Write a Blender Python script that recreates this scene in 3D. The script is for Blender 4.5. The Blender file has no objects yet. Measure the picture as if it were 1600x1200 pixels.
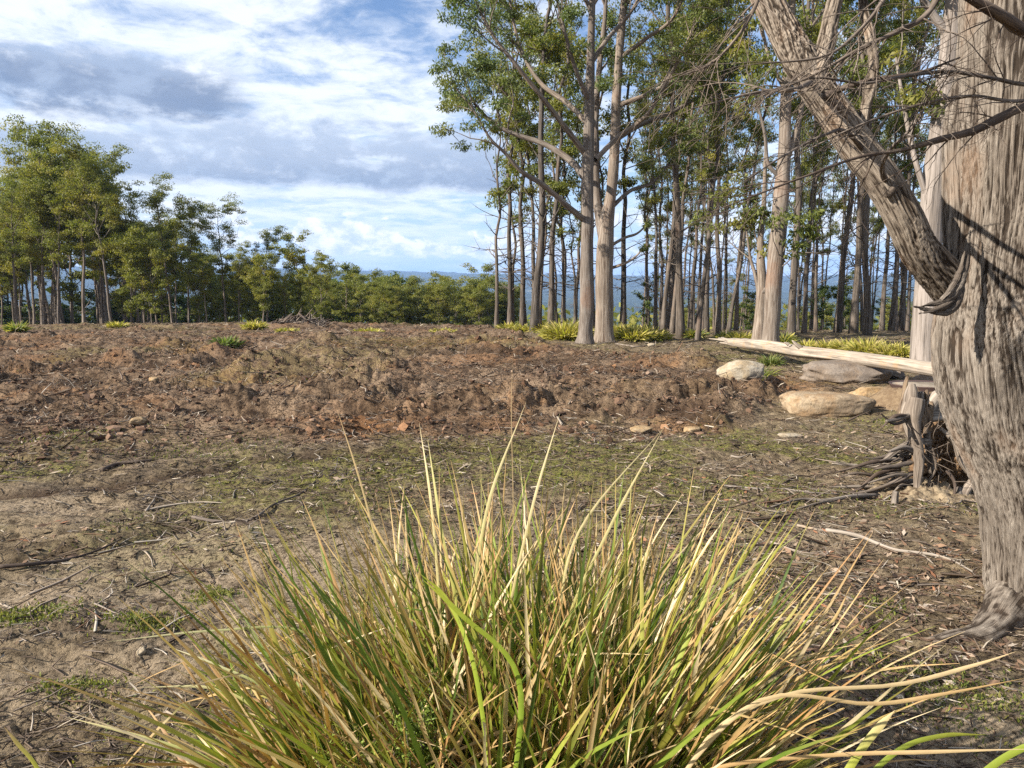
import bpy, math, random
import numpy as np
from mathutils import Vector, Matrix

# ------------------------------------------------------------------ camera, sky, sun, exposure
C = bpy.context.scene
R = math.radians
FPX = 1150.0                      # focal length in pixels of the 1600 px wide photograph
TANP = 145.0 / FPX
PITCH = math.atan(TANP)
EYE = 1.6
cam_d = bpy.data.cameras.new('camera')
cam = bpy.data.objects.new('camera', cam_d)
C.collection.objects.link(cam)
cam.location = (0, 0, EYE)
cam.rotation_euler = (R(90) - PITCH, 0, 0)
cam_d.sensor_width = 36.0
cam_d.lens = 36.0 * FPX / 1600.0
cam_d.clip_start = 0.05
cam_d.clip_end = 30000
C.camera = cam
C.cycles.max_bounces = 6
C.cycles.diffuse_bounces = 3
C.cycles.glossy_bounces = 2
C.cycles.transmission_bounces = 3
C.cycles.transparent_max_bounces = 6
C.cycles.volume_bounces = 0
C.cycles.use_denoising = False
C.cycles.caustics_reflective = False
C.cycles.caustics_refractive = False
C.view_settings.view_transform = 'Standard'
C.view_settings.look = 'None'
C.view_settings.gamma = 1.0
C.view_settings.use_curve_mapping = False
C.view_settings.exposure = 1.25

SUN_EL, SUN_AZ = 30.0, -113.0      # azimuth clockwise from the view direction (+Y)
SUNV = Vector((math.sin(R(SUN_AZ)) * math.cos(R(SUN_EL)), math.cos(R(SUN_AZ)) * math.cos(R(SUN_EL)), math.sin(R(SUN_EL))))
sl = bpy.data.lights.new('sun', 'SUN')
sl.energy = 5.0
sl.angle = R(0.53)
sl.color = (1.0, 0.93, 0.82)
sun = bpy.data.objects.new('sun', sl)
C.collection.objects.link(sun)
sun.rotation_euler = SUNV.to_track_quat('Z', 'Y').to_euler()

world = bpy.data.worlds.new('World')
C.world = world
world.use_nodes = True
try:
    world.cycles.sampling_method = 'MANUAL'
    world.cycles.sample_map_resolution = 512
except Exception:
    pass


class NT:
    """small helper for node trees"""
    def __init__(self, nt):
        self.nt = nt
        nt.nodes.clear()

    def n(self, typ, props=None, **ins):
        nd = self.nt.nodes.new(typ)
        for k, v in (props or {}).items():
            setattr(nd, k, v)
        for k, v in ins.items():
            key = int(k[1:]) if k[0] == 'i' and k[1:].isdigit() else k.replace('_', ' ')
            self.set(nd, key, v)
        return nd

    def set(self, nd, key, v):
        s = nd.inputs[key]
        if isinstance(v, bpy.types.NodeSocket):
            self.nt.links.new(v, s)
        elif isinstance(v, bpy.types.Node):
            self.nt.links.new(v.outputs[0], s)
        else:
            s.default_value = v

    def m(self, op, a, b=0.0, c=0.0, clamp=False):
        nd = self.nt.nodes.new('ShaderNodeMath')
        nd.operation = op
        nd.use_clamp = clamp
        self.set(nd, 0, a); self.set(nd, 1, b); self.set(nd, 2, c)
        return nd.outputs[0]

    def ss(self, x, lo, hi):       # smoothstep, lo may exceed hi
        nd = self.nt.nodes.new('ShaderNodeMapRange')
        nd.interpolation_type = 'SMOOTHSTEP'
        inv = isinstance(lo, (int, float)) and isinstance(hi, (int, float)) and lo > hi
        self.set(nd, 0, x)
        self.set(nd, 1, hi if inv else lo); self.set(nd, 2, lo if inv else hi)
        self.set(nd, 3, 1.0 if inv else 0.0); self.set(nd, 4, 0.0 if inv else 1.0)
        return nd.outputs[0]

    def mix(self, f, a, b, mode='MIX'):
        nd = self.nt.nodes.new('ShaderNodeMix')
        nd.data_type = 'RGBA'
        nd.blend_type = mode
        nd.clamp_factor = True
        self.set(nd, 0, f)
        for i, v in ((6, a), (7, b)):
            if isinstance(v, tuple) and len(v) == 3:
                v = (*v, 1.0)
            self.set(nd, i, v)
        return nd.outputs[2]

    def comb(self, x, y, z):
        nd = self.nt.nodes.new('ShaderNodeCombineXYZ')
        self.set(nd, 0, x); self.set(nd, 1, y); self.set(nd, 2, z)
        return nd.outputs[0]

    def noise(self, vec, scale=1.0, detail=4.0, rough=0.55, dist=0.0, dims='3D'):
        nd = self.nt.nodes.new('ShaderNodeTexNoise')
        nd.noise_dimensions = dims
        self.set(nd, 'Vector', vec)
        self.set(nd, 'Scale', scale); self.set(nd, 'Detail', detail)
        self.set(nd, 'Roughness', rough); self.set(nd, 'Distortion', dist)
        return nd.outputs[0]


def build_world():
    t = NT(world.node_tree)
    tc = t.n('ShaderNodeTexCoord')
    sep = t.n('ShaderNodeSeparateXYZ', i0=tc.outputs['Generated'])
    x, y, z = sep.outputs
    az = t.m('MULTIPLY', t.m('ARCTAN2', x, y), 57.2958)
    el = t.m('MULTIPLY', t.m('ARCSINE', z), 57.2958)
    sky = t.n('ShaderNodeTexSky', {'sky_type': 'NISHITA', 'sun_disc': False, 'sun_elevation': R(SUN_EL),
                                   'sun_rotation': R(SUN_AZ), 'altitude': 300.0, 'air_density': 1.0,
                                   'dust_density': 0.6, 'ozone_density': 2.0})
    base = t.mix(1.0, sky.outputs[0], (0.105, 0.112, 0.125), 'MULTIPLY')
    # high thin rippled cloud sheet, projected on a flat layer overhead
    zz = t.m('ADD', t.m('MAXIMUM', z, 0.0), 0.10)
    px = t.m('DIVIDE', x, zz); py = t.m('DIVIDE', y, zz)
    pv = t.comb(px, py, 0.0)
    n_big = t.noise(pv, 0.9, 3.0, 0.5)
    n_mid = t.noise(pv, 3.2, 6.0, 0.62, 0.4)
    n_rip = t.noise(pv, 11.0, 4.0, 0.6, 0.6)
    dens = t.m('ADD', t.m('MULTIPLY', n_big, 0.45), t.m('ADD', t.m('MULTIPLY', n_mid, 0.4), t.m('MULTIPLY', n_rip, 0.22)))
    # clearer sky over the stand on the right and towards the middle top
    clear = t.m('MULTIPLY', t.ss(az, -12.0, 4.0), 0.10)
    dens = t.m('SUBTRACT', dens, clear)
    gap = t.m('MULTIPLY', t.m('MULTIPLY', t.ss(az, -17.0, -9.0), t.ss(az, 3.0, -4.0)), t.ss(el, 16.5, 20.5))
    dens = t.m('SUBTRACT', dens, t.m('MULTIPLY', gap, 0.13))
    m1 = t.ss(dens, 0.36, 0.56)
    sh1 = t.ss(n_mid, 0.32, 0.58)
    c1 = t.mix(sh1, (0.50, 0.58, 0.71), (0.74, 0.78, 0.84))
    col = t.mix(t.m('MULTIPLY', m1, 0.93), base, c1)
    # low pale band towards the horizon
    hz = t.ss(el, 9.0, 0.5)
    hv = t.comb(t.m('MULTIPLY', az, 0.06), t.m('MULTIPLY', el, 0.45), 0.0)
    hn = t.noise(hv, 1.0, 5.0, 0.55, 0.3)
    low = t.mix(t.ss(hn, 0.38, 0.62), (0.36, 0.53, 0.77), (0.62, 0.70, 0.80))
    col = t.mix(t.m('MULTIPLY', hz, 0.95), col, low)
    # cumulus heads standing low over the hills
    cv = t.comb(t.m('MULTIPLY', az, 0.22), t.m('MULTIPLY', el, 0.42), 3.3)
    cn = t.noise(cv, 1.0, 7.0, 0.6, 0.2)
    cband = t.m('MULTIPLY', t.ss(el, 1.6, 3.2), t.ss(el, 6.8, 5.0))
    cthr = t.m('ADD', cn, t.m('MULTIPLY', cband, 0.13))
    cm = t.m('MULTIPLY', t.ss(cthr, 0.60, 0.66), cband)
    cshade = t.ss(t.noise(t.comb(t.m('MULTIPLY', az, 0.6), t.m('MULTIPLY', el, 0.9), 7.0), 1.0, 6.0, 0.6), 0.35, 0.62)
    ccol = t.mix(cshade, (0.50, 0.59, 0.72), (0.88, 0.88, 0.88))
    col = t.mix(t.m('MULTIPLY', cm, 0.9), col, ccol)
    # heavy flat based grey bank
    bv = t.comb(t.m('MULTIPLY', az, 0.085), t.m('MULTIPLY', el, 0.20), 11.0)
    bn = t.noise(bv, 1.0, 6.0, 0.55, 0.3)
    bn2 = t.noise(t.comb(t.m('MULTIPLY', az, 0.25), t.m('MULTIPLY', el, 0.5), 2.0), 1.0, 6.0, 0.62, 0.2)
    edge = t.m('ADD', t.m('MULTIPLY', t.m('SUBTRACT', bn, 0.5), 6.0), t.m('MULTIPLY', t.m('SUBTRACT', bn2, 0.5), 9.0))
    basee = t.m('ADD', 7.3, t.m('MULTIPLY', t.m('SUBTRACT', bn2, 0.5), 2.0))
    lo = t.m('MULTIPLY', t.m('SUBTRACT', el, basee), 1.0)
    lo = t.ss(lo, -0.3, 0.8)
    # upper limit of the bank: higher on the left
    topl = t.m('ADD', t.m('ADD', 11.6, t.m('MULTIPLY', t.ss(az, -17.0, -24.0), -0.8)), edge)
    hi = t.ss(t.m('SUBTRACT', el, topl), 1.0, -1.2)
    bm = t.m('MULTIPLY', t.m('MULTIPLY', lo, hi), t.ss(az, 8.0, -1.0))
    bm = t.m('MULTIPLY', bm, 0.95)
    thick = t.ss(t.m('ADD', t.m('SUBTRACT', topl, el), t.m('MULTIPLY', t.m('SUBTRACT', bn2, 0.5), 7.0)), -2.0, 3.6)
    bc = t.mix(thick, (0.55, 0.62, 0.73), t.mix(t.ss(bn2, 0.40, 0.60), (0.20, 0.265, 0.385), (0.34, 0.415, 0.54)))
    col = t.mix(bm, col, bc)
    # second darker roll at the far left
    edge2 = t.m('ADD', t.m('MULTIPLY', t.m('SUBTRACT', bn2, 0.5), 5.0), 14.8)
    b2 = t.m('MULTIPLY', t.ss(t.m('SUBTRACT', el, edge2), 0.8, -0.8), t.ss(t.m('SUBTRACT', el, edge2), -3.9, -2.2))
    b2 = t.m('MULTIPLY', b2, t.ss(t.m('ADD', az, t.m('MULTIPLY', bn2, 6.0)), -15.0, -19.0))
    col = t.mix(t.m('MULTIPLY', b2, 0.9), col, t.mix(t.ss(bn2, 0.42, 0.62), (0.16, 0.22, 0.34), (0.27, 0.345, 0.48)))
    # ground side of the sphere
    col = t.mix(t.ss(z, -0.01, -0.06), col, (0.16, 0.17, 0.16))
    bg = t.n('ShaderNodeBackground', Color=col, Strength=0.62)
    out = t.n('ShaderNodeOutputWorld')
    t.nt.links.new(bg.outputs[0], out.inputs[0])


build_world()

# ------------------------------------------------------------------ helpers
rng = np.random.default_rng(7)
random.seed(7)


def hash3(ix, iy, iz, seed):
    h = (ix.astype(np.uint32) * np.uint32(374761393)) ^ (iy.astype(np.uint32) * np.uint32(668265263)) ^ \
        (iz.astype(np.uint32) * np.uint32(2147483647 - 1442695)) ^ np.uint32((seed * 2654435761) & 0xffffffff)
    h = (h ^ (h >> np.uint32(13))) * np.uint32(1274126177)
    h = (h ^ (h >> np.uint32(16))) * np.uint32(2246822519)
    return ((h ^ (h >> np.uint32(15))) & np.uint32(0xffffff)).astype(np.float32) / np.float32(0xffffff)


def vnoise(x, y, z=None, seed=0):
    """value noise 0..1"""
    x = np.asarray(x, np.float32); y = np.asarray(y, np.float32)
    fx = np.floor(x); fy = np.floor(y)
    ix = fx.astype(np.int64); iy = fy.astype(np.int64)
    u = x - fx; v = y - fy
    u = u * u * u * (u * (u * 6 - 15) + 10); v = v * v * v * (v * (v * 6 - 15) + 10)
    if z is None:
        iz = np.zeros_like(ix)
        a = hash3(ix, iy, iz, seed); b = hash3(ix + 1, iy, iz, seed)
        c = hash3(ix, iy + 1, iz, seed); d = hash3(ix + 1, iy + 1, iz, seed)
        return (a * (1 - u) + b * u) * (1 - v) + (c * (1 - u) + d * u) * v
    z = np.asarray(z, np.float32)
    fz = np.floor(z); iz = fz.astype(np.int64); w = z - fz; w = w * w * (3 - 2 * w)
    r = []
    for k in (0, 1):
        a = hash3(ix, iy, iz + k, seed); b = hash3(ix + 1, iy, iz + k, seed)
        c = hash3(ix, iy + 1, iz + k, seed); d = hash3(ix + 1, iy + 1, iz + k, seed)
        r.append((a * (1 - u) + b * u) * (1 - v) + (c * (1 - u) + d * u) * v)
    return r[0] * (1 - w) + r[1] * w


def fbm(x, y, z=None, oct=4, seed=0, rough=0.5):
    s = 0.0; a = 1.0; t = 0.0
    ca, sa = math.cos(0.6), math.sin(0.6)
    for i in range(oct):
        s = s + a * vnoise(x, y, z, seed + i * 17)
        t += a; a *= rough
        if z is None:
            x, y = (x * ca - y * sa) * 2.03 + 3.1, (x * sa + y * ca) * 2.03 - 1.7
        else:
            x = x * 2.03 + 3.1; y = y * 2.03 - 1.7; z = z * 2.03 + 5.3
    return s / t


def sst(x, lo, hi):
    t = np.clip((x - lo) / (hi - lo), 0, 1)
    return t * t * (3 - 2 * t)


def ray(px, py):
    a = (px - 800.0) / FPX; b = (600.0 - py) / FPX
    return Vector((a, math.cos(PITCH) + b * math.sin(PITCH), -math.sin(PITCH) + b * math.cos(PITCH)))


def at(px, py, Y):
    """where the line of sight through a photo pixel meets the distance Y"""
    d = ray(px, py); s = Y / d.y
    return Vector((d.x * s, Y, EYE + d.z * s))


def flat(px, py):
    d = ray(px, py); s = EYE / max(-d.z, 1e-4)
    return Vector((d.x * s, d.y * s, 0))


def to_px(x, y, z=0.0):
    """photo pixel of world points (arrays)"""
    cp, sp = math.cos(PITCH), math.sin(PITCH)
    zz = z - EYE
    f = y * cp - zz * sp
    u = y * sp + zz * cp
    f = np.maximum(f, 0.05)
    return 800 + FPX * x / f, 600 - FPX * u / f


def mesh_obj(name, V, F, mat=None, parent=None, smooth=True, attrs=None, cols=None):
    V = np.asarray(V, np.float32).reshape(-1, 3)
    if not isinstance(F, list):
        F = [F]
    F = [np.asarray(f, np.int32) for f in F if len(f)]
    me = bpy.data.meshes.new(name)
    me.vertices.add(len(V))
    me.vertices.foreach_set('co', V.ravel())
    nl = sum(f.size for f in F); npoly = sum(len(f) for f in F)
    me.loops.add(nl)
    me.polygons.add(npoly)
    me.loops.foreach_set('vertex_index', np.concatenate([f.ravel() for f in F]))
    tot = np.concatenate([np.full(len(f), f.shape[1], np.int32) for f in F])
    start = np.concatenate([[0], np.cumsum(tot)[:-1]]).astype(np.int32)
    me.polygons.foreach_set('loop_start', start)
    try:
        me.polygons.foreach_set('loop_total', tot)
    except Exception:
        pass
    me.polygons.foreach_set('use_smooth', np.full(npoly, bool(smooth)))
    me.update(calc_edges=True)
    for k, a in (attrs or {}).items():
        a = np.asarray(a, np.float32)
        if a.ndim == 1:
            at_ = me.attributes.new(k, 'FLOAT', 'POINT'); at_.data.foreach_set('value', a)
        else:
            at_ = me.attributes.new(k, 'FLOAT_VECTOR', 'POINT'); at_.data.foreach_set('vector', a.ravel())
    for k, a in (cols or {}).items():
        at_ = me.attributes.new(k, 'FLOAT_COLOR', 'POINT')
        a = np.asarray(a, np.float32)
        a = np.concatenate([a, np.ones((len(a), 1), np.float32)], 1)
        at_.data.foreach_set('color', a.ravel())
    if mat:
        me.materials.append(mat)
    o = bpy.data.objects.new(name, me)
    C.collection.objects.link(o)
    o.parent = parent
    return o


def tag(o, label=None, cat=None, group=None, kind=None):
    if label: o['label'] = label
    if cat: o['category'] = cat
    if group: o['group'] = group
    if kind: o['kind'] = kind
    return o


def empty(name, loc=(0, 0, 0), rz=0.0):
    o = bpy.data.objects.new(name, None)
    o.empty_display_size = 0.2
    C.collection.objects.link(o)
    o.location = loc; o.rotation_euler = (0, 0, rz)
    return o


def copy_tree(o, parent=None):
    c = o.copy(); C.collection.objects.link(c); c.parent = parent
    for ch in o.children:
        copy_tree(ch, c)
    return c


class Geo:
    """collects numpy geometry for one mesh"""
    def __init__(self):
        self.V = []; self.F3 = []; self.F4 = []; self.n = 0; self.B = []; self.K = []; self.C = []; self.crev = False

    def add(self, V, F, bk=None, col=None, cr=None):
        V = np.asarray(V, np.float32).reshape(-1, 3); F = np.asarray(F, np.int32)
        (self.F3 if F.shape[1] == 3 else self.F4).append(F + self.n)
        self.V.append(V); self.n += len(V)
        self.B.append(np.zeros((len(V), 3), np.float32) if bk is None else np.asarray(bk, np.float32))
        self.C.append(np.full(len(V), 0.5, np.float32) if cr is None else np.asarray(cr, np.float32))
        if col is not None:
            c = np.asarray(col, np.float32)
            if c.ndim == 1: c = np.tile(c, (len(V), 1))
            self.K.append(c)
        else:
            self.K.append(np.zeros((len(V), 3), np.float32))

    def build(self, name, mat, parent=None, smooth=True, bk=True, col=False):
        F = []
        if self.F3: F.append(np.concatenate(self.F3))
        if self.F4: F.append(np.concatenate(self.F4))
        return mesh_obj(name, np.concatenate(self.V), F, mat, parent, smooth,
                        ({'bk': np.concatenate(self.B), **({'crev': np.concatenate(self.C)} if self.crev else {})}) if bk else None,
                        {'tint': np.concatenate(self.K)} if col else None)


def spline(P, n):
    """Catmull-Rom resample of points (any columns)"""
    P = np.asarray(P, np.float64)
    if len(P) == 2:
        t = np.linspace(0, 1, n)[:, None]
        return P[0] * (1 - t) + P[1] * t
    Q = np.vstack([2 * P[0] - P[1], P, 2 * P[-1] - P[-2]])
    ts = np.linspace(0, len(P) - 1 - 1e-6, n)
    i = ts.astype(int); u = (ts - i)[:, None]
    p0, p1, p2, p3 = Q[i], Q[i + 1], Q[i + 2], Q[i + 3]
    return 0.5 * ((2 * p1) + (-p0 + p2) * u + (2 * p0 - 5 * p1 + 4 * p2 - p3) * u * u + (-p0 + 3 * p1 - 3 * p2 + p3) * u ** 3)


def tube(g, P, r, n=8, sides=8, rough=0.0, seed=0, cap=True, disp=None, col=None, ths=None):
    """P points, r radii -> tapered tube following a smooth path. disp(theta, length, r) -> radial offset"""
    P = np.asarray(P, float)
    D = spline(np.column_stack([P, np.broadcast_to(np.asarray(r, float), len(P))]), n)
    X = D[:, :3]; rad = np.maximum(D[:, 3], 0.0004)
    T = np.gradient(X, axis=0)
    T /= np.linalg.norm(T, axis=1)[:, None] + 1e-9
    ref = np.array([0.0, 1.0, 0.0]) if abs(T[0][1]) < 0.8 else np.array([1.0, 0, 0])
    U = np.zeros_like(T)
    u = np.cross(T[0], ref); u /= np.linalg.norm(u)
    for i in range(len(T)):
        u = u - T[i] * np.dot(u, T[i]); u /= np.linalg.norm(u) + 1e-9
        U[i] = u
    W = np.cross(T, U)
    L = np.concatenate([[0], np.cumsum(np.linalg.norm(np.diff(X, axis=0), axis=1))])
    th = np.linspace(0, 2 * math.pi, sides, endpoint=False) if ths is None else ths
    sides = len(th)
    TH, LL = np.meshgrid(th, L)
    RR = np.repeat(rad[:, None], sides, 1)
    cr = None
    if disp is not None:
        off = disp(TH, LL, RR)
        if isinstance(off, tuple):
            off, cr = off
            g.crev = True; cr = cr.ravel()
        RR = RR + off
    elif rough:
        RR = RR * (1 + rough * (vnoise(np.cos(TH) * 1.3 + 9 + seed, np.sin(TH) * 1.3, LL * 2.0 / (rad.mean() * 6 + .02), seed) - 0.5) * 2)
    V = X[:, None, :] + RR[..., None] * (np.cos(TH)[..., None] * U[:, None, :] + np.sin(TH)[..., None] * W[:, None, :])
    i = np.arange(n - 1)[:, None] * sides; j = np.arange(sides)[None, :]; k = (j + 1) % sides
    F = np.stack([i + j, i + k, i + sides + k, i + sides + j], -1).reshape(-1, 4)
    bk = np.stack([np.cos(TH) * rad.max(), np.sin(TH) * rad.max(), LL + seed * 3.7], -1).reshape(-1, 3)
    V = V.reshape(-1, 3)
    g.add(V, F, bk, col, cr)
    if cap:
        e = np.arange(sides)
        base = g.n - len(V)
        cap_v = [X[0] - T[0] * rad[0] * 0.2, X[-1] + T[-1] * rad[-1] * 0.6]
        g.add(cap_v, np.array([[0, 1, 1]])[:0].reshape(0, 3), bk[[0, -1]], col)
        c0 = g.n - 2
        g.F3.append(np.stack([np.full(sides, c0), base + (e + 1) % sides, base + e], 1).astype(np.int32))
        lastr = base + (n - 1) * sides
        g.F3.append(np.stack([np.full(sides, c0 + 1), lastr + e, lastr + (e + 1) % sides], 1).astype(np.int32))
    return X, rad


def pxpath(pts):
    """[(px, py, Y, rpx)] -> points, radii in metres"""
    P = [at(a, b, Y) for a, b, Y, _ in pts]
    r = [rp * Y / FPX for _, _, Y, rp in pts]
    return np.array(P), np.array(r)


# ------------------------------------------------------------------ materials
def newmat(name):
    m = bpy.data.materials.new(name)
    m.use_nodes = True
    return m, NT(m.node_tree)


ALB = 0.66      # overall reflectance of earth, bark and stone


def finish(t, col, rough=0.9, bump=None, strength=0.6, dist=0.01, spec=0.25, transl=0.0):
    b = t.n('ShaderNodeBsdfPrincipled')
    if not transl and not isinstance(col, tuple):
        col = t.mix(1.0, col, (ALB, ALB, ALB), 'MULTIPLY')
    t.set(b, 'Base Color', (*col, 1) if isinstance(col, tuple) and len(col) == 3 else col)
    t.set(b, 'Roughness', rough)
    t.set(b, 'Specular IOR Level', spec)
    if bump is not None:
        bp = t.n('ShaderNodeBump', Height=bump, Strength=strength, Distance=dist)
        t.set(b, 'Normal', bp.outputs[0])
    out = t.n('ShaderNodeOutputMaterial')
    if transl:
        tr = t.n('ShaderNodeBsdfTranslucent')
        t.set(tr, 'Color', t.mix(1.0, col, (1.25, 1.35, 0.6), 'MULTIPLY') if not isinstance(col, tuple) else (*col, 1))
        mx = t.n('ShaderNodeMixShader', i0=transl, i1=b.outputs[0], i2=tr.outputs[0])
        t.nt.links.new(mx.outputs[0], out.inputs[0])
    else:
        t.nt.links.new(b.outputs[0], out.inputs[0])


def bark_mat(name, dark, mid, light, fs=60.0, stretch=0.07, rust=None, bump=0.8, dist=0.012, patch=1.2, crev=False):
    m, t = newmat(name)
    a = t.n('ShaderNodeAttribute', {'attribute_name': 'bk'})
    s = t.n('ShaderNodeSeparateXYZ', i0=a.outputs['Vector'])
    v = t.comb(s.outputs[0], s.outputs[1], t.m('MULTIPLY', s.outputs[2], stretch))
    n1 = t.noise(v, fs, 5.0, 0.6, 0.25)
    n2 = t.noise(v, fs * 3.1, 4.0, 0.6)
    n3 = t.noise(a.outputs['Vector'], patch, 4.0, 0.6)
    oi = t.n('ShaderNodeObjectInfo')
    h = t.m('ADD', t.m('MULTIPLY', n1, 0.7), t.m('MULTIPLY', n2, 0.3))
    if crev:
        ca = t.n('ShaderNodeAttribute', {'attribute_name': 'crev'})
        h = t.m('ADD', t.m('MULTIPLY', h, 0.6), t.m('MULTIPLY', ca.outputs['Fac'], 0.4))
    c = t.mix(t.ss(h, 0.34, 0.47), dark, mid)
    c = t.mix(t.ss(t.m('ADD', h, t.m('MULTIPLY', t.m('SUBTRACT', n3, 0.5), 0.35)), 0.44, 0.62), c, light)
    if rust:
        c = t.mix(t.m('MULTIPLY', t.ss(n3, 0.52, 0.72), 0.6), c, rust)
    c = t.mix(1.0, c, t.mix(oi.outputs['Random'], (0.82, 0.82, 0.84), (1.15, 1.1, 1.05)), 'MULTIPLY')
    finish(t, c, 0.92, h, bump, dist, 0.15)
    return m


def leaf_mat(name, dark, light, warm, transl=0.35, objvar=0.5):
    m, t = newmat(name)
    g = t.n('ShaderNodeNewGeometry')
    oi = t.n('ShaderNodeObjectInfo')
    c = t.mix(g.outputs['Random Per Island'], dark, light)
    ob = t.n('ShaderNodeTexCoord')
    nn = t.noise(ob.outputs['Object'], 0.45, 2.0, 0.5)
    c = t.mix(t.m('MULTIPLY', t.ss(nn, 0.45, 0.7), 0.7), c, warm)
    c = t.mix(t.m('MULTIPLY', oi.outputs['Random'], objvar), c, t.mix(1.0, c, (1.3, 1.12, 0.75), 'MULTIPLY'))
    finish(t, c, 0.55, None, spec=0.35, transl=transl)
    return m


def tint_mat(name, rough=0.8, transl=0.0, fs=40.0, var=0.35, bumpd=0.004, spec=0.2):
    """colour from the mesh's own tint attribute, with fine noise"""
    m, t = newmat(name)
    a = t.n('ShaderNodeAttribute', {'attribute_name': 'tint'})
    ob = t.n('ShaderNodeTexCoord')
    n = t.noise(ob.outputs['Object'], fs, 4.0, 0.6)
    f = t.m('ADD', 1.0 - var, t.m('MULTIPLY', n, var * 2))
    sc = t.n('ShaderNodeVectorMath', {'operation': 'SCALE'}, i0=a.outputs['Color'])
    t.set(sc, 3, t.m('MULTIPLY', f, 0.84) if transl else f)
    finish(t, sc.outputs[0], rough, n, 0.5, bumpd, spec, transl)
    return m


M_BIG = bark_mat('stringy_bark', (0.065, 0.048, 0.035), (0.26, 0.215, 0.17), (0.46, 0.395, 0.32), 150.0, 0.03, (0.34, 0.22, 0.14), 1.0, 0.02, 2.0, True)
M_GUM = bark_mat('gum_bark', (0.11, 0.075, 0.055), (0.225, 0.185, 0.15), (0.38, 0.33, 0.28), 22.0, 0.08, (0.27, 0.16, 0.105), 1.0, 0.03, 0.8)
M_GREY = bark_mat('grey_bark', (0.12, 0.105, 0.095), (0.29, 0.25, 0.215), (0.42, 0.37, 0.33), 20.0, 0.06, None, 0.8, 0.02, 0.9)
M_POLE = bark_mat('pole_bark', (0.045, 0.036, 0.03), (0.11, 0.092, 0.075), (0.235, 0.20, 0.168), 14.0, 0.10, (0.17, 0.10, 0.065), 0.6, 0.02, 0.6)
M_FARBARK = bark_mat('forest_bark', (0.06, 0.05, 0.042), (0.17, 0.14, 0.115), (0.34, 0.29, 0.245), 6.0, 0.15, None, 0.4, 0.02, 0.5)
M_WOOD = bark_mat('weathered_wood', (0.11, 0.09, 0.07), (0.33, 0.285, 0.235), (0.49, 0.435, 0.37), 34.0, 0.03, (0.45, 0.30, 0.16), 0.7, 0.006, 3.0)
M_GREYWOOD = bark_mat('grey_dead_wood', (0.05, 0.04, 0.033), (0.19, 0.158, 0.13), (0.40, 0.345, 0.29), 60.0, 0.04, None, 0.8, 0.006, 4.0)
M_TWIG = bark_mat('dead_twig_bark', (0.07, 0.055, 0.045), (0.155, 0.125, 0.10), (0.27, 0.225, 0.19), 60.0, 0.1, None, 0.3, 0.002, 4.0)
M_TORN = bark_mat('torn_bark_strips', (0.03, 0.025, 0.02), (0.13, 0.105, 0.085), (0.32, 0.28, 0.235), 170.0, 0.03, None, 1.0, 0.01, 4.0)
M_DARKTWIG = bark_mat('dark_twig_bark', (0.05, 0.035, 0.03), (0.10, 0.075, 0.06), (0.18, 0.14, 0.11), 60.0, 0.1, None, 0.3, 0.002, 4.0)
M_LEAF_HERO = leaf_mat('gum_leaves', (0.055, 0.085, 0.030), (0.135, 0.175, 0.055), (0.17, 0.175, 0.040))
M_LEAF_STAND = leaf_mat('stand_leaves', (0.075, 0.100, 0.026), (0.165, 0.185, 0.045), (0.23, 0.20, 0.035), 0.45)
M_LEAF_FAR = leaf_mat('forest_leaves', (0.085, 0.108, 0.028), (0.205, 0.215, 0.046), (0.29, 0.245, 0.045), 0.42)
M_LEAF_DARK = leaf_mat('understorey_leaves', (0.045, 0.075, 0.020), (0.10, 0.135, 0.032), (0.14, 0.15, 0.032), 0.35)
M_BLADE = tint_mat('grass_blade', 0.55, 0.22, 30.0, 0.22, 0.001, 0.25)
M_TUFT = tint_mat('tussock_blade', 0.6, 0.35, 8.0, 0.2, 0.001, 0.2)
M_LITTER = tint_mat('ground_litter', 0.85, 0.0, 25.0, 0.35, 0.003)
M_CLOD = tint_mat('soil_clod', 0.97, 0.0, 60.0, 0.45, 0.012, 0.08)

M_ROTGREY = bark_mat('broken_stem_wood', (0.03, 0.022, 0.017), (0.16, 0.115, 0.08), (0.34, 0.26, 0.18), 60.0, 0.06, (0.36, 0.21, 0.10), 1.0, 0.012, 9.0)
M_ROT = bark_mat('rotten_orange_wood', (0.08, 0.045, 0.025), (0.26, 0.15, 0.075), (0.44, 0.30, 0.16), 40.0, 0.06, None, 0.9, 0.01, 4.0)


def rock_mat(name, base, stain, dark, scale=4.0):
    m, t = newmat(name)
    ob = t.n('ShaderNodeTexCoord').outputs['Object']
    n1 = t.noise(ob, scale, 6.0, 0.65, 0.3)
    n2 = t.noise(ob, scale * 7, 5.0, 0.65)
    n3 = t.noise(ob, scale * 0.45, 3.0, 0.5)
    c = t.mix(t.ss(n1, 0.38, 0.6), stain, base)
    c = t.mix(t.m('MULTIPLY', t.ss(n3, 0.5, 0.65), 0.55), c, dark)
    c = t.mix(t.m('MULTIPLY', t.ss(n2, 0.52, 0.36), 0.55), c, dark)
    finish(t, c, 0.9, t.m('ADD', t.m('MULTIPLY', n1, 0.6), t.m('MULTIPLY', n2, 0.4)), 0.9, 0.03, 0.15)
    return m


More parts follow.
